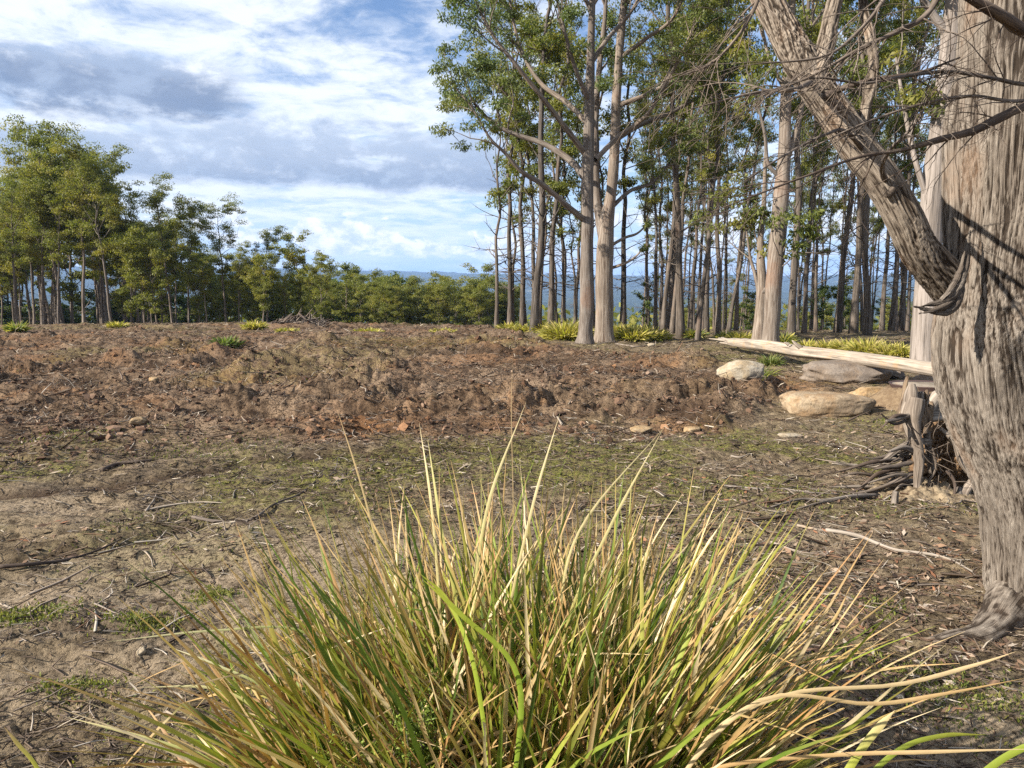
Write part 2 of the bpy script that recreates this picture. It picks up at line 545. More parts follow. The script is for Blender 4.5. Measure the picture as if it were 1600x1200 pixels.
M_ROCK_PALE = rock_mat('pale_sandstone', (0.52, 0.46, 0.36), (0.42, 0.32, 0.20), (0.24, 0.20, 0.16))
M_ROCK_TAN = rock_mat('tan_sandstone', (0.46, 0.355, 0.235), (0.36, 0.235, 0.13), (0.18, 0.13, 0.09))
M_ROCK_ORANGE = rock_mat('orange_sandstone', (0.50, 0.38, 0.23), (0.40, 0.26, 0.13), (0.20, 0.14, 0.09))
M_ROCK_GREY = rock_mat('grey_sandstone', (0.31, 0.255, 0.205), (0.24, 0.18, 0.13), (0.13, 0.11, 0.10))
M_SPOIL = rock_mat('crumbled_spoil', (0.30, 0.215, 0.13), (0.20, 0.135, 0.08), (0.12, 0.08, 0.05), 14.0)
M_EARTH = rock_mat('root_ball_earth', (0.33, 0.21, 0.115), (0.20, 0.115, 0.06), (0.06, 0.04, 0.03), 9.0)

# ------------------------------------------------------------------ ground
_bx = np.array([-400, 0, 200, 400, 560, 700, 900, 1050, 1180, 1235, 1290, 1400])
_by = np.array([700, 716, 706, 700, 706, 700, 696, 682, 655, 612, 585, 560])
_tx = np.array([-400, 760, 860, 1000, 1100, 1200, 1300])
_ty = np.array([500, 505, 545, 552, 566, 588, 592])


def crest(az):      # distance of the brow of the hill, azimuth in degrees
    return np.interp(az, [-180, -60, -36, -20, -8, 4, 14, 30, 60, 180], [60, 50, 43, 40, 35, 31, 31, 33, 40, 60])


def macro(x, y):
    d = np.hypot(x, y); az = np.degrees(np.arctan2(x, y))
    over = np.maximum(d - crest(az) * 0.93, 0)
    front = sst(y, -20, 25)
    z = -(over ** 1.55) * 0.0115
    z = np.where(over > 120, -(120 ** 1.55) * 0.0115 - (over - 120) * 0.10, z)
    z = np.maximum(z, -66 + 6 * vnoise(x / 400 + 5, y / 400, None, 3))
    return z * front + 0.10 * (vnoise(x / 9.0, y / 9.0, None, 5) - 0.5) * sst(d, 5, 15)


def field(x, y):
    """height and colour masks of the ground"""
    x = np.asarray(x, np.float32); y = np.asarray(y, np.float32)
    d = np.hypot(x, y)
    px, py = to_px(x, np.maximum(y, 0.3))
    wob = (fbm(x * 0.9, y * 0.9, None, 5, 41, .6) - 0.5) * 75
    lower = np.interp(px, _bx, _by); upper = np.interp(px, _tx, _ty)
    till = sst(lower + wob - py, -14, 34) * sst(py - upper - wob * 0.25, -4, 8) * (y > 2) * sst(1330 + wob - px, 0, 90)
    side = sst(d, 46, 40)
    till = till * side
    # furrows run across the view, gently slanting
    ang = R(7); u = x * math.cos(ang) + y * math.sin(ang); v = -x * math.sin(ang) + y * math.cos(ang)
    f1 = fbm(u * 0.35, v * 1.25, None, 3, 11)
    f2 = fbm(u * 1.4, v * 2.6, None, 3, 21)
    bil = 1 - np.abs(2 * fbm(u * 1.1, v * 3.6, None, 5, 31, 0.66) - 1)
    bil2 = 1 - np.abs(2 * fbm(u * 4.5, v * 10.0, None, 3, 51, 0.65) - 1)
    fine = fbm(x * 22, y * 22, None, 2, 61, 0.6)
    amp = sst(d, 60, 12) * 0.5 + 0.5
    rise = np.exp(-((px - 640) / 300) ** 2 - ((py - 640) / 55) ** 2) * 0.5 + np.exp(-((px - 60) / 260) ** 2 - ((py - 600) / 50) ** 2) * 0.35
    fib = 1 - np.abs(2 * fbm(u * 5.0, v * 16.0, None, 3, 35, 0.6) - 1)
    ht = (f1 - 0.5) * 0.85 + (f2 - 0.5) * 0.50 + (bil - 0.7) * 0.20 + (bil2 - 0.7) * 0.075 + (fib - 0.7) * 0.06 + (fine - 0.5) * 0.045
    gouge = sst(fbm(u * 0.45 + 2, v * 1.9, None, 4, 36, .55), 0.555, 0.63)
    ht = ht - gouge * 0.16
    lively = 0.45 + 0.75 * sst(fbm(x * 0.28 + 3, y * 0.5, None, 3, 37), 0.36, 0.6)
    ht = ht * (0.70 + rise) * lively * amp + 0.01
    # the low berm at the near edge of the turned soil
    berm = np.exp(-((lower + wob - py - 22) / 16) ** 2)
    ht = ht + berm * 0.07 * till
    hu = (fbm(x * 0.8, y * 0.8, None, 4, 71) - 0.5) * 0.12 + (fbm(x * 2.2, y * 5, None, 5, 81, 0.62) - 0.5) * 0.11 + (fine - 0.5) * 0.018
    # wheel ruts running left from the edge of the soil
    def hollow_mask(xs, ys, w):
        r = np.interp(px, xs, ys) + (fbm(x * 1.5, y * 1.5, None, 2, 91) - .5) * 12
        return np.exp(-((py - r) / w) ** 2) * sst(px, -500, -200) * sst(np.float32(xs[-1]) + 40 - px, 0, 90)
    r1 = hollow_mask([-300, 0, 200, 400, 560, 760, 900], [800, 778, 752, 722, 712, 704, 700], 6)
    r2 = hollow_mask([-300, 0, 200, 330, 480, 640], [905, 880, 842, 815, 800, 790], 7)
    hu = hu - r1 * 0.05 - r2 * 0.04 + np.exp(-((py - np.interp(px, [-300, 0, 200, 400, 560, 760, 900], [784, 762, 738, 709, 700, 692, 688])) / 7) ** 2) * 0.04 * (px < 900)
    z = macro(x, y) + ht * till + hu * (1 - till)
    sand = np.exp(-((px - 60) / 170) ** 2 - ((py - 795) / 26) ** 2)
    sand = np.maximum(sand, sst(fbm(x * 0.55 + 7, y * 0.55, None, 4, 101), 0.45, 0.62) * sst(py, 760, 860) * 0.9)
    sand = np.maximum(sand, np.exp(-((px - 1180) / 330) ** 2 - ((py - 800) / 60) ** 2) * 0.55)
    moss = sst(fbm(x * 0.9, y * 0.9, None, 4, 111, 0.6), 0.44, 0.60)
    zone = np.exp(-((py - 745) / 60) ** 2) * 1.25 + np.exp(-((px - 1150) / 260) ** 2 - ((py - 700) / 45) ** 2) * 0.7
    zone = zone + sst(px, 960, 1150) * np.exp(-((py - 560) / 22) ** 2) * 0.8
    moss = np.clip(moss * (0.30 + zone * 0.60), 0, 1) * (1 - till * 0.9)
    tg = sst(fbm(x * 0.22, y * 0.22, None, 4, 121), 0.54, 0.66) * till * sst(d, 8, 16) * 0.40   # thin regrowth on the turned soil
    moss = np.maximum(moss, tg)
    gouge_shade = gouge * till * .8  # shade streaks painted into the colour of the gouge floors
    clay = sst(fbm(x * 0.6 + 3, y * 0.9, None, 4, 131), 0.54, 0.68) * till * 0.8
    clay = clay * 0.6
    clay = np.maximum(clay, np.exp(-((px - 590) / 110) ** 2 - ((py - 680) / 20) ** 2) * 1.1 * till)
    clay = np.maximum(clay, np.exp(-((px - 1190) / 110) ** 2 - ((py - 605) / 16) ** 2) * 0.9)
    clay = np.maximum(clay, np.exp(-((px - 1020) / 150) ** 2 - ((py - 672) / 12) ** 2) * 0.8 * till)
    return z, till, moss, clay, sand, r1 + r2 * 0.6 + gouge_shade


def ground_z(x, y):
    return float(field(np.array([x]), np.array([y]))[0][0])


def gp(px, py):
    """point of the built ground seen through a photo pixel"""
    d = ray(px, py)
    p = flat(px, py)
    for _ in range(6):
        z = float(macro(np.array([p.x]), np.array([p.y]))[0])
        s = (EYE - z) / max(-d.z, 1e-4)
        p = Vector((d.x * s, d.y * s, 0))
    p.z = ground_z(p.x, p.y)
    return p


def build_ground():
    C0 = np.array([0.0, -0.6])
    fine_a = np.linspace(R(-40), R(40), 590)
    coarse_a = np.linspace(R(44), R(316), 70)[1:-1]
    A = np.concatenate([fine_a, coarse_a])
    rr = np.concatenate([[0.05, 0.5, 1.0], np.geomspace(1.5, 50, 610), np.geomspace(50, 420, 70)[1:]])
    AA, RR_ = np.meshgrid(A, rr)
    X = (C0[0] + np.sin(AA) * RR_).ravel(); Y = (C0[1] + np.cos(AA) * RR_).ravel()
    z, till, moss, clay, sand, hollow_mask = field(X, Y)
    n, m = len(A), len(rr)
    i = np.arange(m - 1)[:, None] * n; j = np.arange(n)[None, :]; k = (j + 1) % n
    F = np.stack([i + j, i + k, i + n + k, i + n + j], -1).reshape(-1, 4)
    V = np.stack([X, Y, z], 1)
    mt, t = newmat('clearing_soil')
    a = t.n('ShaderNodeAttribute', {'attribute_name': 'm1'}); s1 = t.n('ShaderNodeSeparateXYZ', i0=a.outputs['Vector'])
    b = t.n('ShaderNodeAttribute', {'attribute_name': 'm2'}); s2 = t.n('ShaderNodeSeparateXYZ', i0=b.outputs['Vector'])
    P = t.n('ShaderNodeNewGeometry').outputs['Position']
    n1 = t.noise(P, 1.6, 6.0, 0.62)
    n2 = t.noise(P, 9.0, 6.0, 0.68)
    n3 = t.noise(P, 45.0, 5.0, 0.7)
    n4 = t.noise(P, 160.0, 3.0, 0.7)
    # untouched earth: grey tan, speckled with litter
    base = t.mix(t.ss(n2, 0.36, 0.62), (0.120, 0.088, 0.054), (0.385, 0.292, 0.182))
    base = t.mix(t.m('MULTIPLY', t.ss(n1, 0.50, 0.64), 0.7), base, t.mix(t.ss(n3, 0.4, 0.62), (0.10, 0.075, 0.052), (0.30, 0.232, 0.165)))
    sandc = t.mix(t.ss(n3, 0.35, 0.65), (0.33, 0.25, 0.165), (0.53, 0.415, 0.29))
    sf = t.m('MULTIPLY', s2.outputs[0], t.ss(n2, 0.30, 0.55))
    base = t.mix(sf, base, sandc)
    tl = t.mix(t.ss(n2, 0.36, 0.64), (0.070, 0.045, 0.030), (0.350, 0.235, 0.150))
    tl = t.mix(t.ss(n1, 0.46, 0.62), tl, t.mix(t.ss(n3, 0.38, 0.62), (0.16, 0.105, 0.068), (0.43, 0.305, 0.205)))
    col = t.mix(s1.outputs[0], base, tl)
    cl = t.mix(t.ss(n3, 0.35, 0.6), (0.24, 0.105, 0.045), (0.40, 0.20, 0.085))
    col = t.mix(t.m('MULTIPLY', s1.outputs[2], t.ss(n2, 0.34, 0.56)), col, cl)
    col = t.mix(t.m('MULTIPLY', s2.outputs[1], 0.85), col, (0.075, 0.046, 0.030))  # dark earth of the wheel ruts, and painted shade in the gouges
    ms = t.mix(t.ss(n3, 0.35, 0.62), (0.10, 0.10, 0.028), (0.29, 0.27, 0.075))
    col = t.mix(t.m('MULTIPLY', s1.outputs[1], t.ss(n2, 0.36, 0.60)), col, ms)
    # specks of dark and pale litter
    col = t.mix(t.m('MULTIPLY', t.ss(n3, 0.47, 0.37), 0.8), col, (0.035, 0.025, 0.018))
    col = t.mix(t.m('MULTIPLY', t.ss(n4, 0.60, 0.72), 0.45), col, (0.42, 0.36, 0.29))
    h = t.m('ADD', t.m('MULTIPLY', n3, 0.6), t.m('MULTIPLY', n4, 0.4))
    finish(t, col, 0.97, t.m('ADD', h, t.m('MULTIPLY', n2, 0.5)), 0.9, 0.04, 0.08)
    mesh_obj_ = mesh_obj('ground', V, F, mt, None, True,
                         {'m1': np.stack([till, moss, clay], 1), 'm2': np.stack([sand, hollow_mask, hollow_mask * 0], 1)})
    tag(mesh_obj_, kind='structure', label='cleared brown earth of the paddock, turned and mossy in patches')
    return mesh_obj_


build_ground()


def build_hills():
    """valley floor and the wooded ranges beyond it"""
    mt, t = newmat('distant_forest_slopes')
    P = t.n('ShaderNodeNewGeometry').outputs['Position']
    n1 = t.noise(P, 0.004, 5.0, 0.6); n2 = t.noise(P, 0.05, 4.0, 0.7)
    c = t.mix(t.ss(n2, 0.35, 0.65), (0.022, 0.035, 0.014), (0.085, 0.105, 0.040))
    c = t.mix(t.m('MULTIPLY', t.ss(n1, 0.62, 0.68), 0.8), c, (0.26, 0.24, 0.12))
    finish(t, c, 0.95, n2, 1.0, 6.0, 0.1)
    A = np.linspace(R(-70), R(70), 330)
    rr = np.concatenate([np.geomspace(395, 1500, 70), np.geomspace(1500, 7500, 90)[1:]])
    AA, RR_ = np.meshgrid(A, rr)
    X = (np.sin(AA) * RR_).ravel(); Y = (np.cos(AA) * RR_).ravel()
    d = RR_.ravel(); az = np.degrees(AA.ravel())
    z0 = macro(X, Y)
    ridge = fbm(X / 700 + 4, Y / 500, None, 5, 201)
    far = fbm(X / 1700 + 2, Y / 1100 + 3, None, 5, 211)
    # rounded foothills in the middle distance, a long level range behind
    z = z0 + sst(d, 500, 1100) * (ridge - 0.3) * 75
    hi_az = np.interp(az, [-75, -20, -10, 0, 6, 12, 20, 75], [120, 115, 108, 104, 70, 62, 66, 90])
    z = z + sst(d, 2300, 5600) * (hi_az + 75 + (far - 0.5) * 150)
    z = np.where(d > 7000, z - (d - 7000) * 0.3, z)
    z = z + (vnoise(X / 13, Y / 13, None, 221) - 0.5) * 9 * sst(d, 380, 450)
    z = np.where(d < 410, z0 - 4.0, z)
    n, m = len(A), len(rr)
    i = np.arange(m - 1)[:, None] * n; j = np.arange(n - 1)[None, :]
    F = np.stack([i + j, i + j + 1, i + n + j + 1, i + n + j], -1).reshape(-1, 4)
    o = mesh_obj('hills', np.stack([X, Y, z], 1), F, mt, None, True)
    tag(o, kind='structure', label='blue wooded hills beyond the valley')


build_hills()


def build_haze():
    x0, x1, y0, y1, z0, z1 = -8200, 8200, -60, 8300, -110, 210
    V = [(x, y, z) for z in (z0, z1) for y in (y0, y1) for x in (x0, x1)]
    F = [(0, 2, 3, 1), (4, 5, 7, 6), (0, 1, 5, 4), (2, 6, 7, 3), (0, 4, 6, 2), (1, 3, 7, 5)]
    m = bpy.data.materials.new('air_haze'); m.use_nodes = True
    t = NT(m.node_tree)
    v = t.n('ShaderNodeVolumePrincipled')
    t.set(v, 'Color', (0.36, 0.57, 1.0, 1)); t.set(v, 'Density', HAZE_DENSITY); t.set(v, 'Anisotropy', 0.0)
    out = t.n('ShaderNodeOutputMaterial')
    t.nt.links.new(v.outputs[0], out.inputs['Volume'])
    o = mesh_obj('haze', V, np.array(F), m, None, False)
    tag(o, kind='stuff', label='thin blue haze in the air over the valley')


HAZE_DENSITY = 0.00013
build_haze()


# ------------------------------------------------------------------ trees
def leaves(centres, radii, per, size, width, flat_=0.62, droop=0.5, seed=0, rag=1.0):
    """leaf shaped faces filling foliage clumps; returns V, F"""
    rg = np.random.default_rng(seed)
    cs = np.repeat(np.asarray(centres, float), per, axis=0)
    rs = np.repeat(np.asarray(radii, float), per)
    N = len(cs)
    d = rg.normal(size=(N, 3)); d /= np.linalg.norm(d, axis=1)[:, None]
    rad = rg.uniform(0.25, 1.0, N) ** 0.6 * rag * rg.uniform(0.85, 1.12, N)
    d[:, 2] = np.where(d[:, 2] < -0.3, d[:, 2] * 0.6, d[:, 2])
    P = cs + d * (rs * rad)[:, None] * np.array([1, 1, flat_])
    ax = rg.normal(size=(N, 3)); ax[:, 2] -= droop * 1.6; ax /= np.linalg.norm(ax, axis=1)[:, None]
    nm = d * 0.7 + rg.normal(size=(N, 3)) * 0.8 + np.array([0, 0, 0.35])
    sd = np.cross(ax, nm); sd /= np.linalg.norm(sd, axis=1)[:, None] + 1e-9
    L = size * rg.uniform(0.6, 1.25, N)[:, None]; Wd = width * rg.uniform(0.7, 1.3, N)[:, None]
    V = np.stack([P, P + ax * L * 0.5 + sd * Wd, P + ax * L, P + ax * L * 0.5 - sd * Wd], 1).reshape(-1, 3)
    F = (np.arange(N)[:, None] * 4 + np.arange(4)[None]).astype(np.int32)
    return V, F


def tree_proto(name, seed, h, r0, bare, spread, nlimb, clump, per, leaf, lw, barkm, leafm, lean=0.3, wob=0.35,
               dead=0, asc=0.9, forks=3, domed=True, sides=7, crown_low=0.25, droop=0.5):
    """one gum tree: a trunk mesh with its limbs, and a crown of leaves. Base at the origin"""
    rg = random.Random(seed); g = Geo()
    root = empty(name)
    n = 12
    P = []; ph = rg.uniform(0, 6.28)
    lx, ly = math.cos(ph) * lean, math.sin(ph) * lean
    kx = [rg.uniform(-1, 1) * wob for _ in range(n)]; ky = [rg.uniform(-1, 1) * wob for _ in range(n)]
    for i in range(n):
        tt = i / (n - 1)
        P.append((lx * tt ** 1.4 * 2 + kx[i] * tt, ly * tt ** 1.4 * 2 + ky[i] * tt, h * 0.97 * tt - 0.15))
    rad = [r0 * (1 - 0.86 * (i / (n - 1)) ** 0.85) for i in range(n)]
    rad[0] *= 1.35
    X, Rr = tube(g, P, rad, 26, sides + 2, rough=0.10, seed=seed)
    cs = []; rs = []

    def on_trunk(tt):
        f = tt * (len(X) - 1); i = min(int(f), len(X) - 2); u = f - i
        return X[i] * (1 - u) + X[i + 1] * u, Rr[i] * (1 - u) + Rr[i + 1] * u

    def limb(p, dirv, L, r, depth):
        pts = [p]; d = np.array(dirv, float)
        segs = 4
        for s in range(segs):
            d = d + np.array([rg.gauss(0, .16), rg.gauss(0, .16), 0.13 + rg.gauss(0, .08)])
            d /= np.linalg.norm(d)
            pts.append(pts[-1] + d * L / segs)
        tube(g, pts, [r, r * .8, r * .62, r * .45, r * .25], 6, max(4, sides - 2 - depth), seed=rg.randint(0, 99), cap=False)
        if depth > 0:
            for q in range(forks + (rg.random() < .4)):
                f = rg.uniform(0.35, 1.0) if q else 1.0
                k = min(int(f * segs), segs - 1); u = f * segs - k
                pp = pts[k] * (1 - u) + pts[k + 1] * u
                dd = d + np.array([rg.gauss(0, .55), rg.gauss(0, .55), rg.uniform(-.05, .5)])
                dd /= np.linalg.norm(dd)
                limb(pp, dd, L * rg.uniform(.38, .62), r * .45, depth - 1)
        else:
            cs.append(pts[-1] + np.array([0, 0, .05])); rs.append(clump * rg.uniform(.65, 1.25))
            if rg.random() < .45:
                cs.append(pts[2] + np.array([rg.gauss(0, .1), rg.gauss(0, .1), .1])); rs.append(clump * rg.uniform(.45, .8))
    ga = rg.uniform(0, 6.28)
    for i in range(nlimb):
        tt = bare + (0.97 - bare) * ((i + rg.uniform(0, .8)) / nlimb)
        p, rr = on_trunk(tt)
        ga += 2.4 + rg.uniform(-.5, .5)
        prof = math.sin(math.pi * min(1, 0.22 + 0.78 * (1 - (tt - bare) / (1 - bare)))) ** 0.7 if domed else 1 - 0.6 * (tt - bare) / (1 - bare)
        L = spread * prof * rg.uniform(.7, 1.15)
        up = asc + 0.5 * (tt - bare)
        dv = np.array([math.cos(ga), math.sin(ga), up]); dv /= np.linalg.norm(dv)
        limb(p, dv, L, min(rr * .62, 0.10 + L * .012), 1)
    cs.append(X[-1]); rs.append(clump)
    for i in range(dead):
        tt = rg.uniform(0.12, bare + .12); p, rr = on_trunk(tt)
        a = rg.uniform(0, 6.28); L = rg.uniform(.5, 1.9)
        dv = np.array([math.cos(a), math.sin(a), rg.uniform(-.1, .8)]); dv /= np.linalg.norm(dv)
        pts = [p]
        for s in range(4):
            dv = dv + np.array([rg.gauss(0, .2), rg.gauss(0, .2), rg.gauss(0.02, .15)]); dv /= np.linalg.norm(dv)
            pts.append(pts[-1] + dv * L / 4)
        tube(g, pts, [.028, .022, .017, .012, .005], 6, 4, seed=i, cap=False)
        for q in range(3):
            k = rg.randint(1, 3); dd = dv + np.array([rg.gauss(0, .6) for _ in range(3)])
            tube(g, [pts[k], pts[k] + dd * L * .15, pts[k] + dd * L * .3 + np.array([0, 0, .05])], [.012, .008, .003], 4, 3, cap=False)
    g.build('trunk', barkm, root)
    V, F = leaves(cs, rs, per, leaf, lw, 0.6, droop, seed)
    mesh_obj('crown', V, F, leafm, root, False)
    return root


PROT = {}


def protos():
    for k in range(6):      # tall gums of the left forest
        PROT['tall', k] = tree_proto('gum_tree', 100 + k, 15.0, .17, .46 + .05 * (k % 3), 3.0, 16, .78, 140, .18, .040, M_FARBARK, M_LEAF_FAR,
                                     .5, .2, 6, .75, 3)
    for k in range(3):      # bushier, leafed lower down
        PROT['bushy', k] = tree_proto('gum_tree', 200 + k, 9.0, .12, .26, 2.2, 17, .70, 110, .20, .046, M_FARBARK, M_LEAF_FAR,
                                      .3, .15, 2, .55, 3)
    for k in range(3):      # dark understorey saplings
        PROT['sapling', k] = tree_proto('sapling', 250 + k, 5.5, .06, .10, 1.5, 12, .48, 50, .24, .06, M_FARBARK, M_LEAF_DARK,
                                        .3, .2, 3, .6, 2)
    for k in range(7):      # tall slender stand on the right
        PROT['stand', k] = tree_proto('gum_tree', 300 + k, 17.5, .14, .36 + .04 * (k % 4), 2.4, 13, .50, 100, .15, .030, M_POLE, M_LEAF_STAND,
                                      .45, .34, 16, 1.0, 3)
    for k in range(2):      # small leafy poles
        PROT['pole', k] = tree_proto('gum_tree', 400 + k, 10.5, .09, .40, 1.7, 9, .45, 90, .15, .030, M_POLE, M_LEAF_STAND,
                                     .5, .3, 10, 1.0, 2)


protos()
USED = set()
PH = {'tall': 15.0, 'bushy': 9.0, 'sapling': 5.5, 'stand': 17.5, 'pole': 10.5}


def plant(kind, k, x, y, h, label, group, rz=None, fat=1.0, tilt=(0, 0), z=None):
    key = (kind, k)
    src = PROT[key]
    o = src if key not in USED else copy_tree(src)
    USED.add(key)
    zz = float(macro(np.array([x]), np.array([y]))[0]) if z is None else z
    o.location = (x, y, zz - 0.05)
    s = h / PH[kind]
    o.scale = (s * fat, s * fat, s)
    o.rotation_euler = (R(tilt[0]), R(tilt[1]), random.uniform(0, 6.28) if rz is None else rz)
    tag(o, label, 'tree' if kind != 'sapling' else 'sapling', group)
    return o


def topheight(px, py, Y):
    """tree height so that its top shows at photo row py when it stands at distance Y"""
    p = at(px, py + 9, Y)
    return p.x, p.z - float(macro(np.array([p.x]), np.array([Y]))[0])


GL = 'gum trees of the forest on the left side of the clearing'
# front row of the left forest: (column, top row, distance, kind, label)
left_front = [
    (8, 285, 52, 'tall', 'tall gum cut by the left edge of the photo, leading the forest row'),
    (38, 300, 55, 'tall', 'second tall gum from the left edge, crown spreading low over its neighbour'),
    (76, 205, 54, 'tall', 'highest gum of the left forest, its pointed top above every other crown'),
    (112, 235, 51, 'tall', 'broad golden green gum just right of the highest top of the left forest'),
    (150, 240, 54, 'tall', 'wide domed gum on the right shoulder of the highest clump in the left forest'),
    (158, 262, 50, 'tall', 'gum with a stout pale trunk at the front of the tall left clump'),
    (205, 305, 56, 'tall', 'thin open crowned gum in the dip between the highest clump and the next dome'),
    (258, 295, 53, 'tall', 'round domed gum standing second highest along the left forest'),
    (285, 320, 55, 'tall', 'darker gum leaning out of the right side of the second dome'),
    (345, 318, 54, 'tall', 'slim gum with a small umbrella top standing alone against the sky'),
    (368, 385, 52, 'tall', 'lower gum filling the gap right of the small umbrella top'),
    (412, 358, 56, 'tall', 'flat topped gum with see-through crown between umbrella top and right end'),
    (470, 376, 55, 'bushy', 'bushy gum with pointed top near the right end of the left forest'),
    (492, 420, 53, 'bushy', 'low full gum closing the right end of the left forest behind the brush pile'),
    (445, 425, 54, 'tall', 'dark rounded gum directly above the brush pile'),
    (318, 400, 51, 'tall', 'short full gum in front of the slim umbrella topped one'),
    (232, 395, 52, 'tall', 'short leafy gum at the foot of the second dome'),
]
cnt = {'tall': 0, 'bushy': 0, 'sapling': 0, 'stand': 0, 'pole': 0}
NK = {'tall': 6, 'bushy': 3, 'sapling': 3, 'stand': 7, 'pole': 2}


def nextk(kind):
    cnt[kind] += 1
    return cnt[kind] % NK[kind]


for (px, ty, Y, kind, lab) in left_front:
    x, h = topheight(px, ty, Y)
    plant(kind, nextk(kind), x, Y, h, lab, GL, fat=1.05)
rr_ = random.Random(5)
for i in range(100):           # the depth of the left forest
    px = rr_.uniform(-190, 520)
    Y = rr_.uniform(50, 84)
    prof = np.interp(px, [-200, 0, 60, 160, 210, 260, 330, 400, 470, 520], [270, 285, 225, 255, 335, 315, 375, 395, 405, 440])
    x, h = topheight(px, prof + rr_.uniform(18, 80), Y)
    kd = 'tall' if h > 7.5 and rr_.random() < .9 else 'bushy'
    plant(kd, nextk(kd), x, Y, max(h, 4.5), 'dark trunked gum deep inside the forest left of the clearing, behind its front row', GL)
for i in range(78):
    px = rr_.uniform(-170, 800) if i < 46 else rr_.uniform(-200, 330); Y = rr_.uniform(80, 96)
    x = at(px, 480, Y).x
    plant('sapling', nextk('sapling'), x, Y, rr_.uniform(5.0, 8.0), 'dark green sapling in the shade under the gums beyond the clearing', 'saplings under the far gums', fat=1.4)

GC = 'low gums of the tree line across the middle'
mid = [(536, 418, 76), (560, 436, 72), (592, 432, 80), (622, 436, 74), (650, 440, 78), (682, 434, 76), (712, 442, 72), (738, 424, 78), (765, 436, 74), (790, 444, 80)]
mid_l = ['leftmost low gum of the middle tree line, rising right after the tall forest ends', 'dark low gum, second of the middle tree line',
         'yellow green low gum with rounded head left of the middle of the tree line', 'low gum whose top just meets the blue range in the middle tree line',
         'lowest crowned gum around the centre of the middle tree line', 'bushy gum with twin heads right of the centre of the middle tree line',
         'small dark gum crouching left of the highest crown of the middle tree line', 'highest crown of the middle tree line, olive and pointed',
         'low gum just right of the highest crown of the middle tree line', 'last low gum of the middle line, partly behind the slender trunks']
for (px, ty, Y), lab in zip(mid, mid_l):
    x, h = topheight(px, ty, Y)
    plant('bushy', nextk('bushy'), x, Y, h, lab, GC, fat=1.25)
for i in range(34):
    px = rr_.uniform(500, 815); Y = rr_.uniform(66, 100)
    x, h = topheight(px, rr_.uniform(440, 462), Y)
    plant('bushy', nextk('bushy'), x, Y, h, 'low dark gum filling in behind the heads of the middle tree line', GC, fat=1.2)

# the open stand on the right: (base column, base row, width of trunk px, tilt to the right in degrees, label)
GR = 'slender gums of the open stand on the right'
stand = [
    (797, 507, 9, 0, 'outermost slender gum at the left border of the right stand'),
    (817, 508, 9, 0.5, 'straight slender gum second from the left border of the right stand'),
    (834, 509, 8, 1, 'dark slender gum close behind the light trunk left of the twin gums'),
    (836, 520, 14, 1.5, 'light barked gum with flared dark foot, left of the twin gums'),
    (860, 516, 11, 0, 'grey slender gum midway between the light flared one and the twin gums'),
    (881, 505, 8, -0.5, 'thin gum with small side tufts just left of the twin gums'),
    (898, 500, 7, 0, 'dark thin gum right behind the left side of the twin gums'),
    (973, 506, 10, 0.5, 'pale gum standing free right behind the twin gums'),
    (1013, 508, 6, 0, 'thin pole gum, first right of the gap beside the twin gums'),
    (1024, 512, 7, -1, 'thin dark pole gum with long bare trunk beside the bushy tussock'),
    (1036, 518, 9, 1, 'dark mid sized gum in the close group right of the twins'),
    (1050, 520, 8, -3, 'gum curving left near the foot in the close group right of the twins'),
    (1064, 526, 13, 2, 'light trunked gum, brightest of the close group right of the twins'),
    (1078, 514, 7, 0, 'thin dark gum behind the brightest trunk of the close group'),
    (1090, 531, 8, 5, 'leaning thin gum to the right of the brightest trunk'),
    (1104, 522, 8, 1, 'upright brown gum above the splintered tip of the log'),
    (1122, 524, 9, 3, 'gum with reddish side just above the splintered tip of the log'),
    (1138, 520, 7, 6, 'thin gum leaning right above the log'),
    (1150, 512, 7, -2, 'thin dark gum left of the shaggy barked cluster'),
    (1236, 535, 13, 3, 'light gum leaning right beside the big stained gum behind the log'),
    (1256, 520, 8, 0, 'straight thin gum between the light leaning gum and the dark pair'),
    (1275, 516, 6, 0.5, 'thin pole gum standing over the middle of the log'),
    (1308, 518, 11, 0.5, 'dark gum, left one of the dark pair above the grey rock'),
    (1333, 520, 12, -0.5, 'dark gum, right one of the dark pair above the grey rock'),
    (1354, 524, 12, 3.5, 'gum with kinked leaning trunk right of the dark pair'),
    (1378, 512, 8, 0, 'thin gum right of the kinked leaning trunk'),
    (1392, 516, 9, 1, 'brown gum left of the two straight poles near the big grey trunk'),
    (1408, 512, 9, 0, 'straight pole gum next to the big grey trunk'),
    (1418, 510, 6, 0, 'thinnest pole gum next to the big grey trunk'),
]
for q, (px, py, w, tl, lab) in enumerate(stand):
    b = flat(px, py)
    k = q % 7
    h = rr_.uniform(15.5, 19.5) * min(1.0, max(.75, w / 10))
    r_want = w * b.y / FPX / 2 * .92
    s = h / 17.5
    fat = r_want / (0.14 * s * 0.93)
    o = plant('stand', k, b.x, b.y, h, lab, GR, fat=min(max(fat, .5), 1.45), tilt=(rr_.uniform(-2.5, 2.5), tl + rr_.uniform(-1.2, 1.2)))
for i in range(42):
    px = rr_.uniform(985, 1660); Y = rr_.uniform(34, 62)
    if px < 1000 and Y > 45: continue
    x = at(px, 480, Y).x
    kd = 'stand' if rr_.random() < .65 else 'pole'
    plant(kd, nextk(kd), x, Y, rr_.uniform(13, 18.5) if kd == 'stand' else rr_.uniform(7, 11),
          'slender gum farther back among the repeating dark trunks of the open stand', GR, fat=rr_.uniform(.65, .9),
          tilt=(0, rr_.uniform(-3, 4)))
